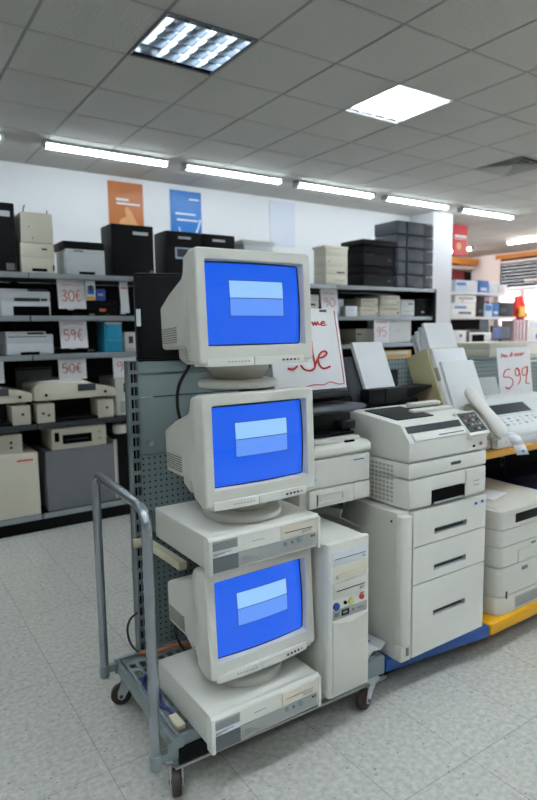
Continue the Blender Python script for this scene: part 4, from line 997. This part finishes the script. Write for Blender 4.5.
# ---- fourth level: wide multifunction machines with open output bay
def wide_mfp(x0, x1, lab, grp='wide printers on the low shelf'):
    W = x1-x0; w = W/2; z0 = .7165; H = .29
    t = thing('multifunction_printer', lab, 'printer', ((x0+x1)/2, YF-.02, z0), 0, grp)
    MB().box(-w, w, .16, .42, 0, .17, .005).box(-w+.02, w-.02, .004, .2, .0, .02, .004).build('rear_body', 'black_matte', t)
    MB().box(-w+.012, -w+.125, 0, .3, .0, .128, .008).build('left_block', 'beige_warm', t)
    MB().box(w-.125, w-.012, 0, .3, .0, .128, .008).build('right_block', 'beige_warm', t)
    for u, z in ((-w+.05, .065), (-w+.085, .05), (w-.06, .07)): MB().cyl((u, -.003, z), 'y', .009, .006, 12).build('button', 'slate', t)
    MB().prism([(-w, .15), (-w, .235), (-w+.02, .262), (w-.19, .262), (w-.16, .235), (w-.08, .228), (w-.005, .205), (w, .19), (w, .15)], 'y', -.02, .36, .012).build('scanner_body', 'beige_warm', t)
    MB().prism([(-w+.03, .262), (-w+.05, .275), (w-.22, .275), (w-.20, .262)], 'y', .0, .34, .004).build('lid', 'beige_light', t)
    MB().box(w-.26, w-.14, -.024, -.018, .198, .245, .002).build('display', 'slate', t)
    for kx in (-w+.07, w-.075): MB().cyl((kx, -.024, .185), 'y', .010, .008, 12).build('knob', 'void', t)
    return t
wide_mfp(.888, 1.425, 'wide cream multifunction printer with open bay on the low shelf, left of the slotted upright')
wide_mfp(.335, .872, 'wide cream multifunction printer cut off by the left edge')
device('document_tray', 'grey sheet tray standing behind the wide cream printer', 'tray', .86, 1.10, YF+.36, .03, .8875, 1.065, 'mid_grey', (), (('rim', .02, .98, .9, .98, 'slate', .002),), .003)
price_card(1.06, 1.245, 4.06, .9925, 1.165, '50€', 'price card reading 50 euro standing on the wide cream printer', lean=.06, seed=21)
price_card(1.43, 1.60, 4.05, .985, 1.165, '95', 'price card beside the slotted upright, below the blue dispenser', lean=.06, seed=23)
price_card(.60, .722, 4.06, .9925, 1.165, '9', 'price card cut off by the left edge of the photo', lean=.06, seed=25)
device('laser_printer', 'small beige printer beside the slotted upright on the low shelf', 'printer', 1.44, 1.72, YF, .36, .7165, .982, 'beige', (.45,), (('display', .2, .6, .62, .86, 'slate', .002), ('side_panel', .1, .9, .08, .38, 'beige_dark', .001)), .012)
# ---- bottom level
device('cabinet', 'grey square cabinet on the bottom shelf', 'cabinet', .935, 1.40, YF-.03, .42, .1215, .525, 'cabinet_grey', (), (('name_badge', .03, .07, .86, .94, 'mid_grey', .001), ('name_badge', .03, .06, .80, .84, 'mid_grey', .001)), .006)
device('desktop_device', 'beige deck with dark window lying on the grey square cabinet', 'device', .985, 1.355, YF-.01, .30, .5265, .672, 'beige_warm', (), (('dark_window', .19, .72, .24, .66, 'void', .003), ('switch', .05, .13, .38, .80, 'void', .003), ('window_gap', .24, .66, .40, .46, 'charcoal', .004), ('button', .84, .9, .6, .72, 'button_yellow', .003), ('button', .84, .9, .3, .4, 'beige_dark', .003)), .008)
device('cabinet', 'cream cabinet with red strip at the left edge of the bottom shelf', 'cabinet', .42, .885, YF-.04, .42, .1215, .535, 'beige_warm', (), (('red_strip', .72, .93, .88, .905, 'red', .001),), .006)
device('desktop_device', 'beige device with two round knobs on the cream cabinet at the left edge', 'device', .42, .80, YF-.01, .28, .5365, .662, 'beige_warm', (), (('dark_window', .25, .62, .28, .60, 'void', .003), ('knob', .80, .84, .52, .64, 'slate', .006), ('knob', .80, .84, .26, .38, 'slate', .006)), .008)
device('board', 'pale board standing beside the grey square cabinet', 'board', 1.405, 1.432, YF, .40, .1215, .55, 'beige_dark', (), (('edge_strip', .1, .5, .02, .98, 'beige_light', .001),), .002)
t = thing('tape_roll', 'cream roll above the pale board, beside the slotted upright', 'roll', (1.475, 4.10, .6165)); 
MB().box(-.06, .06, -.03, .06, -.494, -.031).build('stand', 'black_matte', t)
MB().loft([[(rr*math.cos(2*PI*k/24), rr*math.sin(2*PI*k/24), z) for k in range(24)] for rr, z in ((.045, -.03), (.05, -.025), (.05, .03), (.045, .035), (.03, .035), (.028, 0))], True, True).build('roll', 'beige_light', t)

# ------------------------------------------------------------------ far shelves beyond the column
FY = 7.0
g3 = thing('shelving_unit', 'white shelving unit with cartons beyond the column', 'shelving', (0, FY, 0))
for x in (8.55, 9.55, 10.55): MB().box(x, x+.04, .40, .5, 0, 1.96).build('upright', 'frame_white', g3)
MB().box(8.5, 10.6, .42, .45, .1, 1.05).box(8.5, 10.3, .42, .45, 1.0, 1.95).build('back_panel', 'box_pale', g3)
for z, xe in ((.5, 10.6), (1.02, 10.6), (1.50, 10.56), (1.94, 10.32)): MB().box(8.5, xe, 0, .45, z-.045, z, .004).build('shelf_board', 'frame_white', g3)
FG = 'goods on the far shelves'
def far(nm, lab, cat, x0, x1, z0, z1, m, feats=(), yf=FY+.03, dep=.3, bands=(), bev=.01): return device(nm, lab, cat, x0, x1, yf, dep, z0, z1, m, bands, feats, bev, FG)
far('carton', 'long pale carton on the far top shelf next to the column', 'box', 8.78, 9.40, 1.942, 2.15, 'box_pale', (('blue_print', .5, .95, .2, .8, 'white_cool', .002), ('lid_band', .05, .45, .55, .8, 'box_blue', .002)))
far('carton', 'saturated blue carton on the far top shelf', 'box', 9.43, 9.72, 1.942, 2.165, 'box_blue', (('white_print', .2, .8, .15, .4, 'box_pale', .002),))
far('carton', 'pale blue carton on the far top shelf, right of the blue one', 'box', 9.74, 10.0, 1.942, 2.12, 'box_pale', (('white_print', .15, .85, .35, .8, 'white_cool', .002),))
far('carton', 'white carton at the right end of the far top shelf', 'box', 10.02, 10.27, 1.942, 2.10, 'white_cool', (('print', .2, .7, .3, .6, 'box_pink', .002),))
far('laser_printer', 'white printer on the far middle shelf, upper of two by the column', 'printer', 8.78, 9.37, 1.742, 1.89, 'white_plastic', (('slot', .15, .85, .5, .62, 'slate', .003), ('knob', .3, .36, .2, .35, 'slate', .006)), bands=(.6,))
far('laser_printer', 'white printer with blue stripe on the far middle shelf', 'printer', 8.68, 9.36, 1.502, 1.74, 'white_plastic', (('blue_stripe', .12, .6, .62, .78, 'box_blue', .004), ('slot', .3, .8, .2, .36, 'slate', .004)), bands=(.5,))
far('monitor_box', 'black upright carton on the far middle shelf', 'box', 9.39, 9.62, 1.502, 1.875, 'black', (('print', .2, .8, .2, .35, 'slate', .002),))
far('carton', 'pink white carton behind the blue cartons on the far shelf', 'box', 9.64, 10.02, 1.502, 1.88, 'box_pink', (('print', .6, .9, .3, .8, 'maroon', .002),), FY+.2, .2)
far('carton', 'light blue carton on the far middle shelf', 'box', 9.60, 9.84, 1.502, 1.74, 'box_pale', (('print', .1, .9, .45, .9, 'box_blue', .002),), FY+.02, .15)
far('carton', 'deep blue carton on the far middle shelf beside the dark box', 'box', 9.85, 10.04, 1.502, 1.755, 'box_blue', (('print', .2, .8, .2, .4, 'box_pale', .002),), FY+.02, .15)
far('carton', 'dark grey carton at the right end of the far middle shelf', 'box', 10.06, 10.52, 1.502, 1.775, 'charcoal', (('print', .1, .5, .3, .6, 'slate', .002),))
t = thing('flat_television', 'wide black television on the far lower shelf beside the column', 'television', (9.12, FY+.06, 1.022), 0, FG)
MB().box(-.42, .42, 0, .05, .24, .455, .01).build('panel', 'black', t); MB().box(-.40, .40, -.003, .002, .255, .44).build('screen', 'void', t); MB().box(-.16, .16, -.02, .16, 0, .02).box(-.04, .04, .02, .045, .015, .25).build('stand', 'charcoal', t)
far('laser_printer', 'white cube printer with round knob on the far lower shelf', 'printer', 8.68, 9.16, 1.022, 1.255, 'white_plastic', (('knob', .42, .54, .5, .7, 'void', .01), ('side_panel', .80, .98, .05, .95, 'slate', .003)), FY-.0, .05)
far('microwave', 'white box device with black window on the far lower shelf', 'device', 9.18, 9.80, 1.022, 1.215, 'white_plastic', (('window', .08, .66, .1, .8, 'void', .004), ('keypad', .72, .95, .2, .8, 'white_cool', .003)), FY-.0, .05)
t = thing('computer_monitor', 'dark blue flat monitor on the far lower shelf', 'monitor', (10.18, FY+.05, 1.022), 0, FG)
MB().box(-.30, .30, 0, .04, .04, .31, .008).build('housing', 'black', t); MB().box(-.28, .28, -.003, .002, .06, .295).build('screen', 'screen_dark', t); MB().box(-.22, -.08, -.005, -.001, .09, .26).build('picture', 'spring_blue', t); MB().box(-.1, .1, -.02, .12, 0, .012).box(-.03, .03, .01, .03, .01, .06).build('stand', 'charcoal', t)
far('carton', 'striped grey pink cartons standing right of the dark monitor', 'box', 10.55, 10.92, 1.022, 1.44, 'box_pink', (('stripe', .1, .22, .05, .95, 'mid_grey', .003), ('stripe', .38, .5, .05, .95, 'mid_grey', .003), ('stripe', .66, .8, .05, .95, 'mid_grey', .003)), FY+.02, .3)
g4 = thing('display_counter', 'white display counter at the right edge of the photo in front of the window', 'counter', (11.2, 7.0, 0))
MB().box(-.68, 1.2, .0, .5, 0, .98, .004).build('body', 'frame_white', g4); MB().box(-.69, 1.22, -.02, .52, .98, 1.02, .004).build('counter_top', 'white_cool', g4)
t = far('office_chair_box', 'tall white carton with blue dot at the right edge', 'box', 11.0, 11.6, 1.022, 1.46, 'white_plastic', (('blue_dot', .5, .7, .1, .3, 'spring_blue', .004), ('print', .2, .8, .6, .85, 'box_pale', .002)))
t = thing('plastic_bag', 'red and yellow bulging bag standing on cartons in front of the window', 'bag', (10.86, 7.15, 1.4425), 0)
MB().loft([[(rx*math.cos(2*PI*k/16)*(1+.08*math.sin(3*k)), ry*math.sin(2*PI*k/16), z) for k in range(16)] for rx, ry, z in ((.12,.08,0),(.19,.12,.05),(.20,.12,.2),(.18,.10,.32),(.10,.07,.38),(.13,.05,.44),(.11,.03,.47))]).build('body', 'red', t, angle=60)
MB().box(-.17, .02, -.135, -.10, .06, .26, .02).build('yellow_print', 'bag_yellow', t); MB().box(.05, .14, -.13, -.10, .04, .14, .02).build('yellow_print', 'bag_yellow', t)
# pale goods on the low table between the front gondola and the far shelves
g5 = thing('display_table', 'white display table behind the front gondola at the right', 'table', (5.2, 4.6, 0))
MB().box(-.35, 1.8, 0, .7, .88, .92, .006).build('table_top', 'frame_white', g5)
for sx in (-.30, 1.72):
    for sy in (.05, .62): MB().box(sx, sx+.04, sy, sy+.04, 0, .88).build('leg', 'zinc', g5)
device('laser_printer', 'low white printer on the display table left of the 599 card', 'printer', 4.95, 5.35, 4.65, .4, .9215, 1.05, 'white_plastic', (.5,), (('slot', .2, .8, .2, .3, 'slate', .002),), .012)
device('laser_printer', 'low white printer on the display table, second from the left', 'printer', 5.42, 5.80, 4.65, .4, .9215, 1.06, 'white_cool', (.6,), (('slot', .2, .8, .2, .3, 'slate', .002),), .012)
device('carton', 'pale blue carton on the display table right of the 599 card', 'box', 6.05, 6.6, 4.65, .4, .9215, 1.10, 'box_pale', (), (('blue_dot', .2, .4, .2, .6, 'spring_blue', .002),), .006)

# ------------------------------------------------------------------ light
w = bpy.data.worlds.new('world'); scene.world = w; w.use_nodes = True
bg = w.node_tree.nodes['Background']; bg.inputs[0].default_value = (.86, .93, 1.0, 1); bg.inputs[1].default_value = 1.6
scene.view_settings.view_transform = 'Standard'; scene.view_settings.look = 'None'
scene.view_settings.exposure = EXPO; scene.view_settings.gamma = 1.0; scene.view_settings.use_curve_mapping = False
